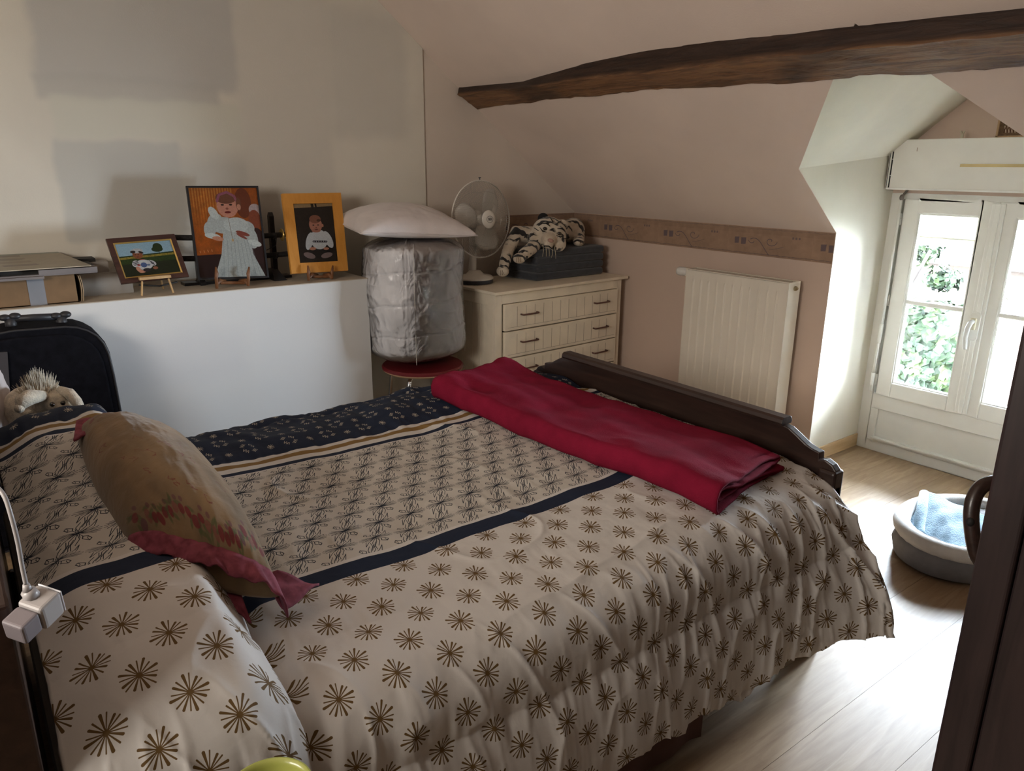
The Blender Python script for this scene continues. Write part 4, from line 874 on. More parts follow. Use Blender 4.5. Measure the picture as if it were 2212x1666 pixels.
for nm, lab, z, xs2, tsu in (('sword', 'sheathed sword with a brass guard on the upper pegs of the stand', 1.208, (.86, 1.74), 1.395), ('sword', 'sheathed sword on the lower pegs of the stand', 1.108, (.86, 1.735), 1.45)):
    t = thing(nm, lab, 'sword', ((xs2[0]+xs2[1])/2, 3.842, z-.015), group='swords on the stand')
    cur = lambda x: (x, 3.845, z+.018*((x-1.25)/.45)**2-.008)
    mb = MB(); mb.tube([cur(x) for x in np.linspace(xs2[0], tsu, 12)], .0135, 12); mb.build('scabbard', m_wrap, t, smooth=True)
    mb = MB(); mb.tube([cur(x) for x in np.linspace(tsu+.006, xs2[1], 8)], .0115, 12); mb.build('hilt', m_wrap, t, smooth=True)
    Ry = Matrix.Rotation(math.pi/2, 3, 'Y'); mb = MB(); mb.lathe([(0, -.003), (.03, -.003), (.032, 0), (.03, .003), (0, .003)], Vector(cur(tsu+.003)), 24, Ry); mb.build('guard', m_gold if z > 1.15 else m_lac, t)
    if z > 1.15: mb = MB(); mb.tube([Vector(cur(tsu-.03))+Vector((0, -.012, -.01)), Vector(cur(tsu-.04))+Vector((0, -.02, -.05)), Vector(cur(tsu-.09))+Vector((0, -.02, -.07))], .002, 5); mb.build('cord', m_wrap, t)

# ------------------------------------------------------------------ carton and boards on the ledge
m_card = mat('brown_cardboard', (.20, .12, .06), .85, var=.1, vs=12); m_greycard = mat('grey_card', (.20, .18, .18), .85); m_mount = mat('cream_mount_board', (.46, .40, .30), .7, var=.05); m_tape = mat('grey_tape', (.26, .27, .30), .35)
cx0, cx1, cy0, cy1 = -.32, .418, 3.66, 3.97; cz1 = 1.098
ct = thing('cardboard_box', 'brown cardboard box with grey tape at the left end of the ledge', 'box', (.05, 3.8, BZ))
mb = MB(); mb.box((cx0, cy0, BZ), (cx1, cy0+.004, cz1)); mb.box((cx0, cy1, BZ), (cx1, cy1+.004, cz1)); mb.box((cx0, cy0, BZ), (cx0+.004, cy1, cz1)); mb.box((cx1-.004, cy0, BZ), (cx1, cy1, cz1)); mb.box((cx0, cy0, BZ), (cx1, cy1, BZ+.004)); mb.build('carton', m_card, ct)
for k, dx in enumerate((.008, .018)):
    G = [[(cx1+dx+.006*math.sin(t*3)-.004*k, y, BZ+.002+.11*t) for y in (cy0, cy1)] for t in np.linspace(0, 1, 8)]; mb = MB(); mb.grid(np.array(G)); o = mb.build('flap', mat('flap_card', (.38, .27, .16), .85), ct, fixn=False); q = o.modifiers.new('s', 'SOLIDIFY'); q.thickness = .003
ta = aty(58, 612, cy0-.001); tb_ = aty(95, 612, cy0-.001)
mb = MB(); mb.box((ta.x, cy0-.0012, BZ+.001), (tb_.x, cy0-.0002, cz1)); mb.build('tape', m_tape, ct)
gb = thing('grey_card_tray', 'flat grey card folder lying on the cardboard box', 'folder', (.1, 3.8, cz1))
mb = MB(); mb.box((-.4, 3.63, cz1+.001), (.50, 4.0, cz1+.008)); mb.build('lower_card', m_greycard, gb)
mb = MB(); mb.box((-.4, 3.625, cz1+.008), (.135, 3.70, cz1+.026)); mb.box((.285, 3.625, cz1+.008), (.50, 3.70, cz1+.026)); mb.build('folded_lip', m_greycard, gb)
mb = MB(); mb.box((.125, 3.612, cz1-.008), (.30, 3.632, cz1+.002)); mb.build('tab', m_greycard, gb)
mb = MB(); mb.box((.135, 3.66, cz1+.008), (.285, 4.0, cz1+.027)); mb.box((-.4, 3.70, cz1+.008), (.50, 4.0, cz1+.027)); mb.build('core', m_blk, gb)
cvb = Canvas(900, 500, (.50, .45, .35)); 
for r_, yy in enumerate((70, 170, 270, 370)):
    for k, xx in enumerate((90, 280, 480, 680)):
        colr = [(.34, .27, .2), (.36, .30, .22), (.42, .35, .26)][(r_+k) % 3]
        if (r_+k) % 3 == 1: cvb.ell(xx, yy, 60, 34, colr)
        else: cvb.poly([(xx-60, yy-26), (xx+60, yy-26), (xx+60, yy+26), (xx-60, yy+26)], colr)
cvb.poly([(0, 0), (900, 0), (900, 40), (0, 55)], (.38, .42, .36)); cvb.noise(.1, 20, 2)
mbd = thing('photo_mount_board', 'cream picture mount board with cut-out windows on top of the folder', 'board', (.1, 3.8, cz1+.03))
P = [Vector((-.45, 3.60, cz1+.031)), Vector((.478, 3.62, cz1+.031)), Vector((.40, 3.985, cz1+.058)), Vector((-.45, 3.995, cz1+.06))]
mb = MB(); mb.hexa(P+[p+Vector((0, 0, .0035)) for p in P]); mb.build('board', m_mount, mbd)
mb = MB(); mb.add([p+Vector((0, 0, .0042)) for p in P], [(0, 1, 2, 3)]); me = mb.mesh('printed_face'); setuv(me, [(0, 0), (1, 0), (1, 1), (0, 1)]); link('printed_face', me, photo_mat('mount_print', cvb), mbd)
g2 = thing('grey_cardboard_sheet', 'grey cardboard sheets jutting out behind the brown box', 'cardboard', (.55, 3.85, BZ))
mb = MB(); mb.box((cx1+.03, 3.80, BZ), (.66, 3.94, 1.075)); mb.build('sheet', mat('grey_brown_board', (.30, .27, .24), .85), g2); mb = MB(); mb.box((.45, 3.83, 1.075), (.575, 3.95, 1.12)); mb.build('upper_sheet', mat('grey_brown_board2', (.32, .29, .26), .85), g2); mb = MB(); mb.box((.44, 3.86, 1.12), (.53, 3.96, 1.135)); mb.build('dark_sheet', m_blk, g2)

# ------------------------------------------------------------------ suitcase behind the bed
m_case = mat('black_nylon', (.006, .006, .009), .9, var=.2, vs=40, bump=.3, bs=500, spec=.1); m_csp = mat('case_piping', (.02, .02, .024), .5)
su = thing('suitcase', 'large black soft suitcase standing between bed and ledge', 'suitcase', (.2, 3.47, 0))
def caseprof(i=0):
    pts = []; xr, xt = .482-i, .93-i
    for t in np.linspace(0, math.pi/2, 12): pts.append((xr-.165+.165*math.cos(math.pi/2-t)*1.0, 0, xt-.15*(1-math.sin(math.pi/2-t)))) 
    right = [(.33, xt), (.37, xt-.008), (.405, xt-.025), (.435, xt-.05), (.455, xt-.085), (.467, xt-.13), (.474, xt-.22), (.480, xt-.40), (.480, .08), (.46, .03)]
    right = [(x-i, z) for x, z in right]
    left = [(-.03, .03+i), (-.05+i, .08), (-.05+i, .8), (-.03+i, .86), (.0, .905-i), (.05, .925-i)]
    return [(.40, .02+i) if k == -1 else p for k, p in enumerate(right)]+left+[(.15, .935-i)]
mb = MB(); mb.prism(caseprof(), 'y', 3.38, 3.57); mb.build('shell', m_case, su, bevel=.012, smooth=False, seg=3)
for yy in (3.378, 3.572):
    mb = MB(); mb.tube([(x, yy+.004 if yy < 3.5 else yy-.004, z) for x, z in caseprof(.006)], .005, 8, True); mb.build('piping', m_csp, su, smooth=True)
mb = MB(); mb.prism(caseprof(.03), 'y', 3.366, 3.385); mb.build('front_panel', m_case, su, bevel=.008)
hb = [aty(18, 688, 3.47), aty(128, 684, 3.47)]
mb = MB(); mb.tube([hb[0]+Vector((-.0, 0, -.004)), (hb[0]+hb[1])/2, hb[1]], .014, 10); mb.build('handle_bar', m_csp, su, smooth=True)
for p_ in ((hb[0], hb[1])):
    mb = MB(); mb.sphere(p_+Vector((-.012, 0, .004)), (.022, .02, .013)); mb.sphere(p_+Vector((.022, 0, .006)), (.022, .02, .014)); mb.tube([p_+Vector((.005, 0, 0)), p_+Vector((.005, 0, -.05))], .02, 8); mb.build('handle_lug', m_csp, su, smooth=True)
for xx in (.02, .42):
    for yy in (3.42, 3.53):
        mb = MB(); mb.lathe([(.0, -.01), (.022, -.01), (.022, .01), (0, .01)], (xx, yy, .022), 18, Rx); mb.build('wheel', m_csp, su)
mb = MB(); mb.box((.02, 3.355, .5), (.10, 3.3665, .86), (0, .10, 0)); mb.build('strap', mat('grey_strap', (.05, .045, .05), .9), su)

# ------------------------------------------------------------------ bed
m_dw = woodmat('dark_walnut', (.018, .009, .007), (.045, .022, .016), 1, .35, coat=.15); m_rail = woodmat('mahogany_rail', (.04, .018, .014), (.085, .04, .03), 0, .4)
bed = thing('bed', 'double bed with dark carved wooden footboard and mahogany rails', 'bed', (1.05, 1.82, 0))
XF = 2.075
def yz(px, py): p = atx(px, py, XF+.02); return (p.y, p.z)
half = [(1.115, .0), (1.085, .06), (1.085, .60), (1.09, .655), (1.105, .672), (1.13, .682), (1.15, .676), (1.152, .700), (1.175, .704), (1.20, .712), (1.235, .732), (1.265, .748), (1.285, .752)]
mid = 1.83
prof = half+[(2*mid-y, z) for y, z in half[::-1]]
prof = prof[:]+[(2*mid-1.16, 0.0), (2*mid-1.16, .12), (1.16, .12), (1.16, .0)]
mb = MB(); mb.prism(prof, 'x', XF, XF+.032); mb.build('footboard', m_dw, bed, bevel=.004, seg=2)
mb = MB(); mb.prism([(XF-.010, .752), (XF-.014, .760), (XF-.010, .772), (XF-.002, .778), (XF+.034, .778), (XF+.042, .772), (XF+.046, .760), (XF+.042, .752)], 'y', 1.285, 2*mid-1.285); mb.build('top_rail', m_dw, bed, bevel=.001)
for yy in (1.085, 2*mid-1.145):
    mb = MB(); mb.box((XF-.012, yy, 0), (XF+.044, yy+.06, .655)); mb.build('post', m_dw, bed, bevel=.01, seg=3)
mb = MB(); mb.prism([(1.06, .0), (2.62, .0), (2.62, 1.0), (2.5, 1.08), (1.84, 1.16), (1.18, 1.08), (1.06, 1.0)], 'x', -.34, -.012); mb.build('headboard', m_dw, bed, bevel=.004)
for ya in (1.085, 2.565):
    mb = MB(); mb.box((-.012, ya-(.045 if ya < 2 else 0), .10), (XF, ya+.025-(.045 if ya < 2 else 0), .33)); mb.build('side_rail', m_rail, bed, bevel=.004)
mb = MB(); G = [[(x, 1.030+.006*math.sin(x*37), z) for z in (.052+.006*math.sin(x*29), .12, .2, .32)] for x in np.linspace(.0, 1.44, 90)]; mb.grid(np.array(G)); o = mb.build('valance', mat('brown_valance', (.10, .045, .035), .9, bump=.3, bs=60), bed, smooth=True, fixn=False); q = o.modifiers.new('s', 'SOLIDIFY'); q.thickness = .004
for k in range(9):
    mb = MB(); xx = .1+k*.22; mb.box((xx, 1.11, .25), (xx+.07, 2.565, .268)); mb.build('slat', m_rail, bed)
mb = MB(); mb.box((.0, 1.125, .27), (XF-.012, 2.55, .56)); tag(mb.build('mattress', mat('mattress_ticking', (.5, .47, .42), .9), bevel=.03, seg=3), 'pale mattress mostly hidden beneath the patterned duvet', 'mattress')

# ---- printed duvet cover textures
def star(cv, cx, cy, R, col=(1, 1, 1), rot=0, n=16, squash=1):
    rr = random.Random(int(cx*7+cy))
    for k in range(n):
        a = rot+2*math.pi*k/n+rr.uniform(-.05, .05); r1 = R*rr.uniform(.86, 1.08)
        fat = [1.0, 1.9, 1.2, 2.2][k % 4]
        cv.line(cx, cy, cx+r1*math.cos(a), cy+r1*math.sin(a)*squash, R*.05, col, R*.085*fat)
    cv.ell(cx, cy, R*.17, R*.17, col)
S = 640; cs = Canvas(S, S, wrap=True); star(cs, S*.25, S*.25, S*.232, rot=.1); star(cs, S*.75, S*.75, S*.232, rot=.25)
im_star = image('star_print', cs.a[..., 0], False)
SW_, SH_ = 570, 900; cf = Canvas(SW_, SH_, wrap=True)
def flower(cx, cy, q=1):
    lw = 10; R = 500
    def P(x, y): return (cx+x*R, cy-y*R)
    def L(*pts, w_=lw): cf.pl([P(*p) for p in pts], w_, (1, 1, 1))
    for s in (-1, 1):
        for k, (a, r) in enumerate(((24, .40), (14, .50), (5, .56), (-4, .54), (-13, .50), (-22, .42))):   # fans
            t = math.radians(a); bx, by = s*math.cos(t)*r*.45, s*math.sin(t)*r*.45
            L((0, 0), (bx, by), w_=lw*.9); L((bx, by), (s*math.cos(t*.8)*r, s*math.sin(t*.8)*r+.0), w_=lw*.75)
            if k % 2 == 0: L((bx, by), (s*math.cos(t+.14)*r*.9, s*math.sin(t+.14)*r*.9), w_=lw*.7)
        # nested leaf shapes on the rising diagonal
        L((0, 0), (s*.10, s*.25), (s*.30, s*.52), (s*.24, s*.26), (0, 0)); L((s*.13, s*.24), (s*.25, s*.42)); L((s*.02, s*.06), (s*.0, s*.26), (s*.14, s*.47)); L((s*.30, s*.25), (s*.34, s*.50)); L((s*.04, s*.02), (s*.33, s*.20), (s*.52, s*.42), (s*.40, s*.16))
        # gem on a stem on the other diagonal
        L((0, 0), (s*-.09, s*.16)); L((s*-.09, s*.16), (s*-.06, s*.27), (s*-.20, s*.37), (s*-.26, s*.30), (s*-.20, s*.19), (s*-.09, s*.16), w_=lw*1.2); L((s*-.2, s*.37), (s*-.17, s*.27), (s*-.2, s*.19), w_=lw*.8)
        L((s*-.02, s*.07), (s*-.02, s*.2), w_=lw)
    cf.ell(cx, cy, 24, 24, (1, 1, 1))
flower(SW_*.25, SH_*.25); flower(SW_*.75, SH_*.75)
im_flow = image('flower_print', cf.a[..., 0], False)
S = 640; cn = Canvas(S, S, wrap=True)
star(cn, S*.5, S*.08, S*.085, n=10); star(cn, 0, S*.58, S*.085, n=10, rot=.3)
for cx_, cy_ in ((0, 0), (S*.5, S*.5)):
    for a in range(4):
        an = math.radians(45+a*90); mxx, myy = cx_+S*.145*math.cos(an), cy_+S*.145*math.sin(an)
        for k in range(-2, 3):
            tx, ty = -math.sin(an), math.cos(an); bx, by = mxx+tx*k*S*.03, myy+ty*k*S*.03; lean = (k % 2-.5)*.5
            cn.line(bx-(math.cos(an)+lean*tx)*S*.035, by-(math.sin(an)+lean*ty)*S*.035, bx+(math.cos(an)+lean*tx)*S*.04, by+(math.sin(an)+lean*ty)*S*.04, 6, (1, 1, 1))
im_navy = image('navy_print', cn.a[..., 0], False)
m_dv, nt, b = new_mat('printed_duvet_cover'); N = NT(nt); uv = N.uv(); sp_ = N.n('ShaderNodeSeparateXYZ'); N.l(uv, sp_.inputs[0])
vraw = sp_.outputs[1]
star_m = teximg(N, im_star, N.mapping(uv, (1/.120, 1/.121, 1), loc=(.15, .3, 0))); flow_m = teximg(N, im_flow, N.mapping(uv, (1/.095, 1/.150, 1))); navy_m = teximg(N, im_navy, N.mapping(uv, (1/.135, 1/.165, 1)))
WHT = (.63, .60, .57); FLD = (.56, .525, .475); NAVY = (.016, .024, .048); GOLD = (.24, .145, .05); BRN = (.13, .075, .025)
def band(lo, hi): return N.math('MULTIPLY', N.math('GREATER_THAN', vraw, lo), N.math('LESS_THAN', vraw, hi))
c = N.mix(star_m, WHT, BRN)
c = N.mix(band(1.405, 1.462), c, NAVY); c = N.mix(band(1.462, 1.475), c, WHT)
c = N.mix(band(1.475, 2.112), c, N.mix(flow_m, FLD, (.014, .020, .034)))
c = N.mix(band(2.112, 2.128), c, WHT); c = N.mix(band(2.118, 2.142), c, NAVY); c = N.mix(band(2.142, 2.175), c, WHT); c = N.mix(band(2.175, 2.208), c, GOLD); c = N.mix(band(2.208, 2.238), c, WHT)
c = N.mix(band(2.238, 9), c, NAVY); c = N.mix(N.math('MULTIPLY', band(2.262, 9), navy_m), c, (.62, .55, .44))
N.l(c, b.inputs['Base Color']); b.inputs['Roughness'].default_value = .75; b.inputs['Specular IOR Level'].default_value = .2
N.bump(N.noise(N.pos(), 18, 5, .4), b, .22, .012)
# ---- duvet surface
nu, nv = 460, 620
us = np.linspace(.012, 2.062, nu)
def catmull(P, m=16):
    P = np.array(P, float); P = np.vstack([2*P[0]-P[1], P, 2*P[-1]-P[-2]]); out = []
    for i in range(1, len(P)-2):
        t = np.linspace(0, 1, m, endpoint=False)[:, None]; a, b_, c_, d = P[i-1], P[i], P[i+1], P[i+2]
        out.append(.5*((2*b_)+(c_-a)*t+(2*a-5*b_+4*c_-d)*t**2+(-a+3*b_-3*c_+d)*t**3))
    return np.vstack(out+[P[-2][None]])
vgrid = np.linspace(2.95, .36, nv)     # cloth coordinate (v = y on the flat top)
BASE = np.zeros((nu, nv, 3)); 
hx = [0, .35, .7, 1.0, 1.25, 1.45, 1.6, 1.75, 1.85, 1.95, 2.05, 2.12]; hy = [.985, .975, .985, .99, .99, 1.0, 1.0, .99, .965, .92, .86, .82]; hz = [.20, .20, .19, .185, .175, .15, .14, .17, .19, .185, .175, .175]
for i, x in enumerate(us):
    yh = np.interp(x, hx, hy); zh = np.interp(x, hx, hz)+.010*math.sin(x*23)+.008*math.sin(x*47)
    lump = 1-sst(x, .27, .385); lump *= .82+.18*sst(x, 0, .12)
    zt = .658+.008*math.sin(x*5)
    L = .165*lump; ye = 1.105-.02*lump; yo = 1.045-.03*lump
    cp = [(2.70, .30), (2.71, .48), (2.675, .60), (2.60, zt-.005+L*.55), (2.45, zt+.01+L*1.05), (2.2, zt+.005+L*1.15), (1.9, zt+L*1.0), (1.6, zt+.002+L*.9), (1.35, zt+L*.86), (1.2, zt-.006+L*.82), (ye, zt-.035+L*.62), (yo, .56+L*.35), (yo*.62+yh*.38, .47+L*.15), (yo*.28+yh*.72, .34), (yh, zh)]
    c_ = catmull(cp); seg = np.hypot(*np.diff(c_, axis=0).T); s_arc = np.concatenate([[0], np.cumsum(seg)])
    k0 = np.argmin(np.abs(c_[:, 0]-1.2)); v_ = 1.2+(s_arc[k0]-s_arc)          # anchored at y = 1.2
    v_ = v_+0.0
    sq = np.linspace(0, s_arc[-1], nv); BASE[i, :, 1] = np.interp(sq, s_arc, c_[:, 0]); BASE[i, :, 2] = np.interp(sq, s_arc, c_[:, 1]); BASE[i, :, 0] = x
    if i == 0: VV = np.zeros((nu, nv))
    VV[i] = np.interp(sq, s_arc, v_)
# the free cloth beyond the foot flares out
fl = sst(BASE[..., 0], 1.7, 2.06)*sst(-BASE[..., 2], -.62, -.2); BASE[..., 0] += .062*fl
UU = np.repeat(us[:, None], nv, 1)
# on the pillow lump, stretch v so that the bands stay in line
lumpw = (1-sst(UU, .27, .385))
VV = np.where(VV > 1.2, 1.2+(VV-1.2)/(1+.09*lumpw), VV)
for _ in range(2):   # soften the crease of the lump a touch
    BASE[1:-1] = .5*BASE[1:-1]+.25*(BASE[2:]+BASE[:-2])
du = np.gradient(BASE, axis=0); dv = np.gradient(BASE, axis=1); NR = np.cross(dv, du); NR /= np.linalg.norm(NR, axis=-1, keepdims=True)+1e-9
if NR[nu//2, nv//2, 2] < 0: NR = -NR
side = sst(-BASE[..., 1], -1.16, -1.02); far = sst(BASE[..., 1], 2.15, 2.4)
seams = np.array([2.58, 2.24, 1.90, 1.56, 1.22, .90, .60]); ds = np.min(np.abs(VV[..., None]-seams-.012*np.sin(UU*3)[..., None]), -1)
flat_top = (1-side)*(1-far)
q_amp = .55+.45*side+.3*far
D = .016*q_amp*(1-np.exp(-(ds/.045)))-.008
pk = (vn(UU*34+VV*2, VV*5, 14)-.5)+.6*(vn(UU*70, VV*7, 15)-.5)
D += pk*.010*np.exp(-(ds/.055)**2)*(.35+.65*side+.6*far)
rid = (1-np.abs(2*vn(UU*9+VV*2.2+.5*np.sin(VV*6), VV*1.6+5, 16)-1))**7; rid2 = (1-np.abs(2*vn(UU*19-VV*1.6, VV*3.2, 17)-1))**6; rid3 = (1-np.abs(2*vn(UU*31+VV*3, VV*5.2, 44)-1))**4
amp_r = side*(.55+.8*sst(UU, 1.2, 2.0))
D += .015*rid*amp_r+.010*rid2*amp_r+.0035*rid3*amp_r
D += .020*(fbm(UU*3, VV*2.4, 18)-.5)+.008*(fbm(UU*9, VV*7, 19)-.5)*(1-.4*side)
D += .020*far*(vn(UU*9, VV*6, 20)-.5)+.012*far*(vn(UU*21, VV*12, 21)-.5)
# bed-top wrinkles
rt = (1-np.abs(2*vn(UU*4+VV*1.5, VV*5-UU, 22)-1))**6; D += .006*rt*flat_top
# crease running down beside the pillow
cr = np.exp(-((UU-.375+.10*side*0)/.016)**2)*sst(-BASE[..., 1], -1.6, -1.2); D -= .030*cr
PTS = BASE+NR*D[..., None]
PTS[..., 2] = np.where(BASE[..., 1] > 1.15, np.maximum(PTS[..., 2], .60*(BASE[..., 1] < 2.55)), PTS[..., 2])
# band edges waver slightly, as cloth does
VW = VV+.010*(vn(UU*5, VV*1.5, 30)-.5)+.006*(vn(UU*13, VV*2, 31)-.5)
m_lin = mat('duvet_lining', (.62, .58, .52), .8)
dvt = gridobj('duvet', PTS, np.stack([UU, VW], -1), m_dv); q = dvt.modifiers.new('s', 'SOLIDIFY'); q.thickness = .018; q.offset = -1; 
if dvt.data.polygons[nu*nv//2].normal.z < 0: dvt.data.flip_normals()
tag(dvt, 'quilted duvet in navy, beige flower and brown starburst bands covering the bed', 'duvet')
def top_z(x, y):
    i = int(np.clip(np.searchsorted(us, x), 0, nu-1)); r_ = PTS[i]; m_ = r_[:, 2] > .5; j = np.argmin(np.abs(r_[:, 1]-y)+(~m_)*10); return float(r_[j, 2])

# ------------------------------------------------------------------ red folded blanket
m_redb = mat('crimson_fleece', (.22, .011, .034), 1.0, var=.10, vs=10, bump=.5, bs=260, spec=.08)
FL, FR, NRr, NL = atz(930, 852, .70), atz(1092, 782, .735), atz(1692, 985, .70), atz(1535, 1082, .70)
nL = 120; path = []
# spiral fold cross-section (s across 0..1 , h height)
def arc(cx, cz, rx_, rz_, a0, a1, k=9): return [(cx+rx_*math.cos(a), cz+rz_*math.sin(a)) for a in np.linspace(a0, a1, k)]
lay = .0115; cs_ = []
cs_ += [(1.04, .003), (.7, .002), (.35, .002)]+arc(.055, .031, .055, .029, -math.pi/2, -math.pi*1.5, 12)+[(.3, .058), (.6, .052), (.9, .046)]
cs_ += arc(.97, .040, .03, .006, math.pi/2, -math.pi/2, 7)+[(.7, .036), (.4, .040)]+arc(.09, .034, .028, .013, math.pi/2, math.pi*1.5, 7)+[(.35, .019), (.7, .017), (1.0, .014)]
cs_ = np.array(cs_); sg = np.concatenate([[0], np.cumsum(np.hypot(*np.diff(cs_, axis=0).T))]); sq = np.linspace(0, sg[-1], 150)
px_ = np.interp(sq, sg, cs_[:, 0]); pz_ = np.interp(sq, sg, cs_[:, 1])
G = np.zeros((nL, 150, 3))
for i in range(nL):
    t = i/(nL-1); L_ = FL.lerp(NL, t); R_ = FR.lerp(NRr, t)
    bow = .02*math.sin(t*math.pi*2.3+.4); 
    for j in range(150):
        a = px_[j]; X = L_.x+(R_.x-L_.x)*a+bow*(1-a)*.6; Y = L_.y+(R_.y-L_.y)*a
        zb = top_z(X, max(1.12, min(2.5, Y)))
        wob = .010*(vn(t*9+2, a*3, 25)-.5)+.008*(vn(t*4+a*3, a*6, 26)-.5)+.006*(vn(t*16, a*7, 27)-.5)
        frac = pz_[j]/.06; lift = .03*math.exp(-((a-1)/.25)**2-((t)/.12)**2)
        G[i, j] = (X, Y+.012*math.sin(j*.11)*(1 if t > .97 else 0), zb+.004+pz_[j]*1.15+wob*(.25+frac)+lift+.010*math.exp(-((a-.0)/.2)**2)*frac)
# smooth heights along the length so the cloth bridges the duvet
for _ in range(6): G[1:-1, :, 2] = .5*G[1:-1, :, 2]+.25*(G[2:, :, 2]+G[:-2, :, 2])
G[-3:, :, :] += 0
o = gridobj('folded_blanket', G, np.zeros((nL, 150, 2)), m_redb); q = o.modifiers.new('s', 'SOLIDIFY'); q.thickness = .0075; q.offset = 0
tag(o, 'crimson fleece blanket folded into a long strip across the bed foot', 'blanket')

# ------------------------------------------------------------------ yellow floral pillow
S = 1000; cp_ = Canvas(S, S, (.47, .385, .275)); Y_, X_ = np.mgrid[0:S, 0:S]; k = (fbm(X_/160, Y_/160, 40))[..., None]; cp_.a = cp_.a*(.8+.4*k)*np.array((1, .98, .95)); 
rr = random.Random(4)
rose = (.40, .07, .09); grn = (.25, .29, .14); mau = (.34, .17, .20)
for x_ in np.linspace(60, 940, 24):      # garland near the open edge (image bottom)
    yb_ = 905+22*math.sin(x_*.013)+rr.uniform(-18, 18)
    for q in range(3): cp_.ell(x_+rr.uniform(-26, 26), yb_+rr.uniform(-34, 34), 20, 8, grn, rr.uniform(0, 3), 5, .6)
    cp_.ell(x_, yb_, rr.uniform(16, 27), rr.uniform(14, 20), rr.choice([rose, rose, mau, (.45, .24, .2)]), rr.uniform(0, 3), 4, .8)
    if rr.random() < .5: cp_.ell(x_+15, yb_-38, 12, 11, mau, 0, 4, .6)
for _ in range(34):
    x_, y_ = rr.uniform(50, 950), rr.uniform(60, 820); P_ = [(x_, y_)]
    for q in range(6): P_.append((P_[-1][0]+rr.uniform(-24, 30), P_[-1][1]+rr.uniform(-16, 16)))
    cp_.pl(P_, rr.uniform(2.5, 5), (.38, .12, .09), al=rr.uniform(.25, .6))
for _ in range(12): x_, y_ = rr.uniform(700, 950), rr.uniform(60, 200); 
for x_, y_ in ((120, 90), (200, 70), (160, 130), (90, 170), (240, 120)): cp_.ell(x_, y_, 26, 16, rose, rr.uniform(0, 3), 5, .6)
m_yp, nt, b = new_mat('yellow_floral_cotton'); N = NT(nt); N.l(teximg(N, image('floral', cp_.a), N.uv(), 'EXTEND'), b.inputs['Base Color']); b.inputs['Roughness'].default_value = .85; b.inputs['Sheen Weight'].default_value = .2; N.bump(N.noise(N.pos(), 22, 4, .3), b, .35, .012)
m_mag, nt, b = new_mat('magenta_trim'); N = NT(nt); N.l(N.ramp(N.noise(N.pos(), 45, 5, .4), [(.3, (.13, .018, .032)), (.7, (.27, .055, .085))]), b.inputs['Base Color']); b.inputs['Roughness'].default_value = .85
yp = thing('floral_pillow', 'yellow floral pillow with open magenta hem leaning at the bed head', 'pillow', atz(400, 1150, .75))
a1, b1, c1_, d1 = atz(288, 1185, .80), atz(604, 1290, .735), atz(392, 985, .79), atz(166, 935, .88)
po, tp = pillow('pillowcase', [a1, b1, c1_, d1], (.15, .05), m_yp, yp, 90, 9, None, -.07)
# hem flange: two lips around the open end, running along the near edge (a1 -> b1)
A_, B_, C_, D_ = [np.array(p) for p in (a1, b1, c1_, d1)]; lenv = (A_-D_)/np.linalg.norm(A_-D_); wid = (B_-A_); nrm = np.cross(wid, D_-A_); nrm /= np.linalg.norm(nrm); nrm *= np.sign(nrm[2])
for nm, gap, drop, ln in (('upper_hem', .004, -.022, .058), ('lower_hem', -.022, -.015, .060)):
    G = []
    for i in range(60):
        t = i/59*(1 if nm == 'upper_hem' else .74); e_ = tp[int(t*89), 3]; pbase = (e_+lenv*.004+nrm*(.003-gap)) if nm == 'upper_hem' else A_+wid*t+lenv*.02
        o_ = math.sin(math.pi*min(1, max(0, t*.92+.06)))**.7
        row = []
        for j in range(6):
            s = j/5; row.append(pbase+lenv*(ln*s-.012)+nrm*(gap*o_*(1+.25*s)+.006*math.sin(t*17+gap*90)*s+(.004*math.sin(t*41))*s)+np.array((0, 0, drop*s)))
        G.append(row)
    o = gridobj(nm, np.array(G), np.zeros((60, 6, 2)), m_mag, yp); q = o.modifiers.new('s', 'SOLIDIFY'); q.thickness = .004
# loose flange corner at the right end and the far left corner
p0 = atz(598, 1232, .755); p1_ = atz(690, 1270, .70); p2_ = atz(612, 1314, .715); p3_ = atz(560, 1250, .75)
for P4, nm in (((p0, p1_, p2_, p3_), 'hem_corner'), ((atz(165, 912, .91), atz(228, 898, .90), atz(205, 935, .915), atz(160, 955, .895)), 'hem_corner')):
    G = []
    for i in range(14):
        u_ = i/13; G.append([tuple((P4[0]*(1-v_)+P4[3]*v_)*(1-u_)+(P4[1]*(1-v_)+P4[2]*v_)*u_+Vector((0, 0, .008*math.sin(u_*7+v_*5)*u_))) for v_ in np.linspace(0, 1, 10)])
    o = gridobj(nm, np.array(G), np.zeros((14, 10, 2)), m_mag, yp); q = o.modifiers.new('s', 'SOLIDIFY'); q.thickness = .005

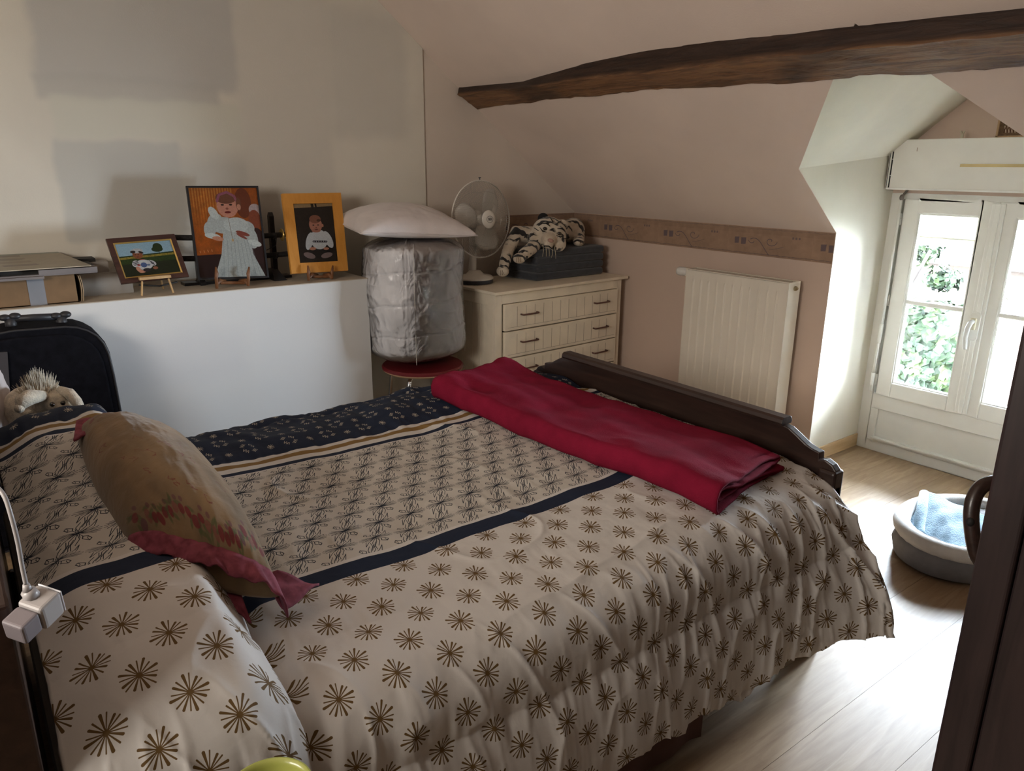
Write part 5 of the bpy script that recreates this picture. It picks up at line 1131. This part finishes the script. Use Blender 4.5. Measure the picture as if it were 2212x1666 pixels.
# ------------------------------------------------------------------ plush dog at the bed head
m_fur = mat('cream_fur', (.74, .66, .53), .98, var=.18, vs=45, bump=.9, bs=220, sheen=.3); m_fur2 = mat('brown_fur', (.10, .065, .045), .98, var=.2, vs=40)
bn = thing('plush_dog', 'cream plush dog with floppy ears peeping over the duvet', 'soft toy', (.19, 2.66, .76))
hb_ = aty(125, 868, 2.64)
blob('body', [(hb_+Vector((-.025, .03, .0)), (.062, .055, .055)), (hb_, (.048, .042, .045)), (hb_+Vector((.012, -.03, -.018)), (.03, .026, .022)), (hb_+Vector((-.07, .08, -.03)), (.08, .07, .075)), ('t', [hb_+Vector((-.07, .06, -.08)), hb_+Vector((-.06, .06, -.02))], [.07, .07])], m_fur, bn, .005, 2)
def tx(px, py, Y): return aty(px, py, Y)
for P_, r_ in (([tx(128, 842, 2.63), tx(150, 850, 2.60), tx(165, 868, 2.58), tx(178, 884, 2.57)], [.012, .017, .017, .010]), ([tx(95, 855, 2.62), tx(65, 858, 2.57), tx(48, 868, 2.55), tx(42, 882, 2.54)], [.015, .024, .022, .012])):
    mb = MB(); mb.tube(P_, r_, 12); mb.sphere(P_[-1], r_[-1]*1.2); mb.build('ear', m_fur, bn, smooth=True)
for px, py in ((113, 874), (136, 871)):
    mb = MB(); mb.sphere(tx(px, py, 2.583), .0075, 12, 8); mb.build('eye', m_eye, bn, smooth=True)
mb = MB(); mb.sphere(tx(130, 881, 2.58), (.006, .004, .004), 10, 8); mb.build('nose', m_nose, bn, smooth=True)
mb = MB(); rr = random.Random(2); c0 = tx(84, 845, 2.66)
for _ in range(420):
    a = rr.uniform(0, 6.28); r0 = rr.uniform(0, .034); d = Vector((math.cos(a)*r0*1.3, math.sin(a)*r0, 0)); b0 = c0+d+Vector((0, 0, -.012)); h = rr.uniform(.03, .075)*(1.3-r0*20)
    e_ = b0+Vector((math.cos(a)*r0*.6+rr.uniform(-.008, .008), math.sin(a)*r0*.6, max(.012, h))); mb.tube([b0, e_], [.0022, .0003], 3)
mb.build('fur_tuft', m_fur, bn, kind='stuff', fixn=False)
# white cushion corner at the far left
wc = thing('white_cushion', 'white cushion standing against the headboard beside the plush dog', 'cushion', (.05, 2.75, .66))
pillow('cushion_cover', [(-.005, 2.60, .70), (.105, 2.78, .70), (.055, 2.85, .97), (-.01, 2.66, .97)], (.03, .03), mat('white_cotton', (.62, .56, .55), .8), wc, 30, 5)
# ------------------------------------------------------------------ charger on the headboard
m_wp = mat('shaded_white_plastic', (.42, .39, .38), .35, var=.02)  # white plastic with the shade of the dim side put into its colour
Yc = 1.06
cc = aty(90, 1312, Yc); chg = thing('usb_charger', 'white plug-in charger with cable at the left bed head', 'charger', cc)
Mc = Matrix.Translation(cc) @ Euler((math.radians(12), math.radians(-14), math.radians(38))).to_matrix().to_4x4() @ Matrix.Scale(.78, 4)
def cbx(a_, b_, nm, m_, bev):
    mb = MB(); mb.box(a_, b_); mb.v = [tuple(Mc@Vector(v)) for v in mb.v]; return mb.build(nm, m_, chg, bevel=bev, seg=3)
cbx((-.022, -.024, -.026), (.022, .024, .026), 'body', m_wp, .005)
cap = cbx((.022, -.0225, -.0245), (.0245, .0225, .0245), 'face_plate', mat('lit_white_plastic', (.82, .82, .85), .3), .002)  # end face of the same plastic, coloured lighter as if lit by the window
cbx((-.058, -.02, -.022), (-.022, .022, .020), 'socket_block', mat('grey_plastic', (.22, .19, .20), .5), .004)
ppt = [aty(62, 1285, Yc), aty(56, 1262, Yc), aty(48, 1225, Yc), aty(38, 1170, Yc), aty(24, 1115, Yc), aty(8, 1070, Yc+.01), aty(-20, 1040, Yc+.03)]
mb = MB(); mb.tube([tuple(p) for p in catmull([tuple(p) for p in ppt[1:]], 8)], .0028, 8); mb.build('cable', m_wp, chg, smooth=True)
mb = MB(); mb.tube([aty(72, 1292, Yc), aty(60, 1276, Yc)], [.010, .009], 10); mb.tube([aty(60, 1276, Yc), aty(56, 1262, Yc)], [.006, .004], 10); mb.build('cable_plug', m_wp, chg, smooth=True)
# ------------------------------------------------------------------ bowl on a bedside stool
bp0 = aty(580, 1712, .80)
bs_ = thing('bedside_stool', 'small round wooden stool beside the bed holding the green bowl', 'stool', (bp0.x, .8, 0))
zt_ = bp0.z-.085
mb = MB(); mb.lathe([(0, zt_-.025), (.11, zt_-.025), (.115, zt_-.012), (.11, zt_), (0, zt_)], (bp0.x, .80, 0), 32); mb.build('seat', m_rail, bs_)
for k in range(3):
    a = k*2.09+.4; mb = MB(); mb.tube([(bp0.x+.07*math.cos(a), .80+.07*math.sin(a), zt_-.02), (bp0.x+.12*math.cos(a), .80+.12*math.sin(a), 0)], .013, 10); mb.build('leg', m_rail, bs_)
mb = MB(); mb.lathe([(0, .004), (.025, .0), (.032, .004), (.050, .075), (.055, .085), (.057, .088), (.054, .089), (.050, .08), (.032, .012), (0, .01)], (bp0.x, .80, zt_), 40)
tag(mb.build('bowl', mat('yellow_green_ceramic', (.36, .38, .09), .3, coat=.3), smooth=True), 'yellow-green bowl rim at the bottom edge beside the bed', 'bowl')
# ------------------------------------------------------------------ pet bed with blue towel
m_pl = mat('pale_grey_plush', (.60, .58, .55), .95, var=.06, vs=20, bump=.3, bs=300, sheen=.3); m_pd = mat('grey_felt', (.20, .195, .20), .95, var=.08, vs=20)
DC = Vector((3.205, 1.085, 0)); da, db_ = .32, .235; ang = math.radians(-8)
pbd = thing('pet_bed', 'oval grey padded pet bed on the floor by the window', 'pet bed', DC)
def ov(t, ra, rb2, z):
    x, y = ra*math.cos(t), rb2*math.sin(t); return Vector((DC.x+x*math.cos(ang)-y*math.sin(ang), DC.y+x*math.sin(ang)+y*math.cos(ang), z))
ts = np.linspace(0, 2*math.pi, 72, endpoint=False)
mb = MB(); loops = [[ov(t, da-.02, db_-.02, .004) for t in ts], [ov(t, da+.005, db_+.005, .02) for t in ts], [ov(t, da+.012+.004*math.sin(t*9), db_+.012+.004*math.sin(t*9), .06) for t in ts], [ov(t, da, db_, .11) for t in ts], [ov(t, da-.03, db_-.03, .125) for t in ts]]
stack(mb, loops); mb.build('outer_wall', m_pd, pbd, smooth=True)
mb = MB(); G = []
for t in ts:
    row = []; zr = .128+.012*math.cos(t-2.2)
    for a in np.linspace(0, 2*math.pi, 15):
        row.append(tuple(ov(t, da-.012+.034*math.cos(a)+.002*math.sin(t*31), db_-.012+.034*math.cos(a), zr+.032*math.sin(a))))
    G.append(row)
mb.grid(np.array(G), closeu=True); mb.build('rim_roll', m_pl, pbd, smooth=True)
mb = MB(); loops = [[ov(t, da*f_, db_*f_, z) for t in ts] for f_, z in ((.90, .126), (.86, .07), (.6, .066), (.1, .07))]; n_ = len(ts)
mb.add([p for l in loops for p in l], [(i*n_+j, i*n_+(j+1) % n_, (i+1)*n_+(j+1) % n_, (i+1)*n_+j) for i in range(3) for j in range(n_)]+[tuple(3*n_+j for j in range(n_))]); mb.build('cushion', m_pl, pbd, smooth=True)
m_tw = mat('light_blue_towelling', (.21, .36, .48), .98, var=.15, vs=30, bump=1.0, bs=170, sheen=.4)
tw = thing('blue_towel', 'light blue towel folded inside the grey pet bed', 'towel', (3.25, 1.12, .08))
c_ = [atz(2020, 1185, .10), atz(1990, 1062, .185), atz(2125, 1130, .14), atz(2135, 1205, .12)]
G = []; n_ = 50
P4 = [atz(1985, 1150, .12), atz(1998, 1060, .20), atz(2150, 1120, .13), atz(2070, 1200, .12)]
for i in range(n_):
    u_ = i/(n_-1); row = []
    for j in range(n_):
        v_ = j/(n_-1); p = (P4[0]*(1-u_)+P4[3]*u_)*(1-v_)+(P4[1]*(1-u_)+P4[2]*u_)*v_
        row.append((p.x, p.y, p.z+.022*math.sin(math.pi*u_)*math.sin(math.pi*v_)+.014*float(vn(u_*5, v_*4, 33)-.5)))
    G.append(row)
o = gridobj('top_fold', np.array(G), np.zeros((n_, n_, 2)), m_tw, tw); q = o.modifiers.new('s', 'SOLIDIFY'); q.thickness = .02
mb = MB(); a_, b_ = P4[1], P4[0]; mb.tube([a_+Vector((-.0, 0, -.014)), a_.lerp(b_, .5)+Vector((0, 0, -.006)), b_+Vector((.0, 0, -.004)), P4[0].lerp(P4[3], .45)+Vector((0, 0, -.02))], [.02, .024, .024, .016], 14); mb.build('rolled_edge', m_tw, tw, smooth=True)
q0 = P4[0]+Vector((-.035, .03, -.03)); mb = MB(); mb.tube([P4[1]+Vector((-.03, .0, -.05)), q0, q0+Vector((.03, -.05, -.01))], [.018, .024, .02], 12); mb.build('under_fold', m_tw, tw, smooth=True)
# ------------------------------------------------------------------ armoire at the right, and the curved wooden frame behind it
m_arm = woodmat('dark_armoire', (.016, .010, .011), (.040, .024, .024), 2, .4, coat=.1, scale=.8)
eA = Vector((ray(2110, 1180)[0], ray(2110, 1180)[1], 0)); eA = eA*(1.22/eA.x)
arm = thing('armoire', 'tall dark wooden armoire filling the right edge', 'wardrobe', (eA.x+.3, eA.y-.5, 0))
ye = eA.y; xa = eA.x
mb = MB(); mb.box((xa+.02, ye-1.1, 0), (xa+.6, ye-.004, 2.02)); mb.build('body', m_arm, arm)
mb = MB(); mb.box((xa, ye-.055, .0), (xa+.03, ye, 2.02)); mb.build('corner_stile', m_arm, arm, bevel=.006, seg=3)
for k in range(5):
    y1_ = ye-.056-k*.11; mb = MB(); mb.box((xa+.005, y1_-.108, .03), (xa+.026, y1_, 2.0)); mb.build('plank', m_arm, arm, bevel=.004)
mb = MB(); mb.box((xa-.02, ye-1.12, 2.02), (xa+.62, ye+.02, 2.07)); mb.build('cornice', m_arm, arm, bevel=.01)
mr = thing('curved_wooden_frame', 'dark curved wooden mirror frame half hidden behind the armoire', 'frame', onp := Vector((2.35, .72, 0)))
Dm = 1.75
def pr(px, py, k=Dm): d = ray(px, py); return Vector(C0+d*k)
pts = [pr(2108, 1205), pr(2100, 1160), pr(2097, 1115), pr(2104, 1078), pr(2122, 1054), pr(2150, 1046), pr(2185, 1060), pr(2205, 1110), pr(2200, 1170), pr(2175, 1225), pr(2135, 1250)]
cpts = catmull([tuple(p+Vector((.012, .004, 0))) for p in pts], 6)
mb = MB(); mb.tube([tuple(p) for p in cpts], .017, 10, True); mb.build('oval_rim', m_dw, mr, smooth=True)
kb = pr(2096, 1128); mb = MB(); mb.sphere(kb, (.009, .009, .012)); mb.build('pivot_knob', m_blk, mr, smooth=True)
lo = pr(2175, 1235); mb = MB(); mb.tube([lo, Vector((lo.x+.16, lo.y-.12, .02))], [.018, .02], 10); mb.build('post', m_dw, mr, smooth=True)
mb = MB(); mb.lathe([(0, 0), (.12, 0), (.12, .012), (.04, .03), (0, .03)], (lo.x+.16, lo.y-.12, 0), 28); mb.build('foot', m_dw, mr, smooth=True)
print('verts', sum(len(o.data.vertices) for o in bpy.data.objects if o.type == 'MESH'))
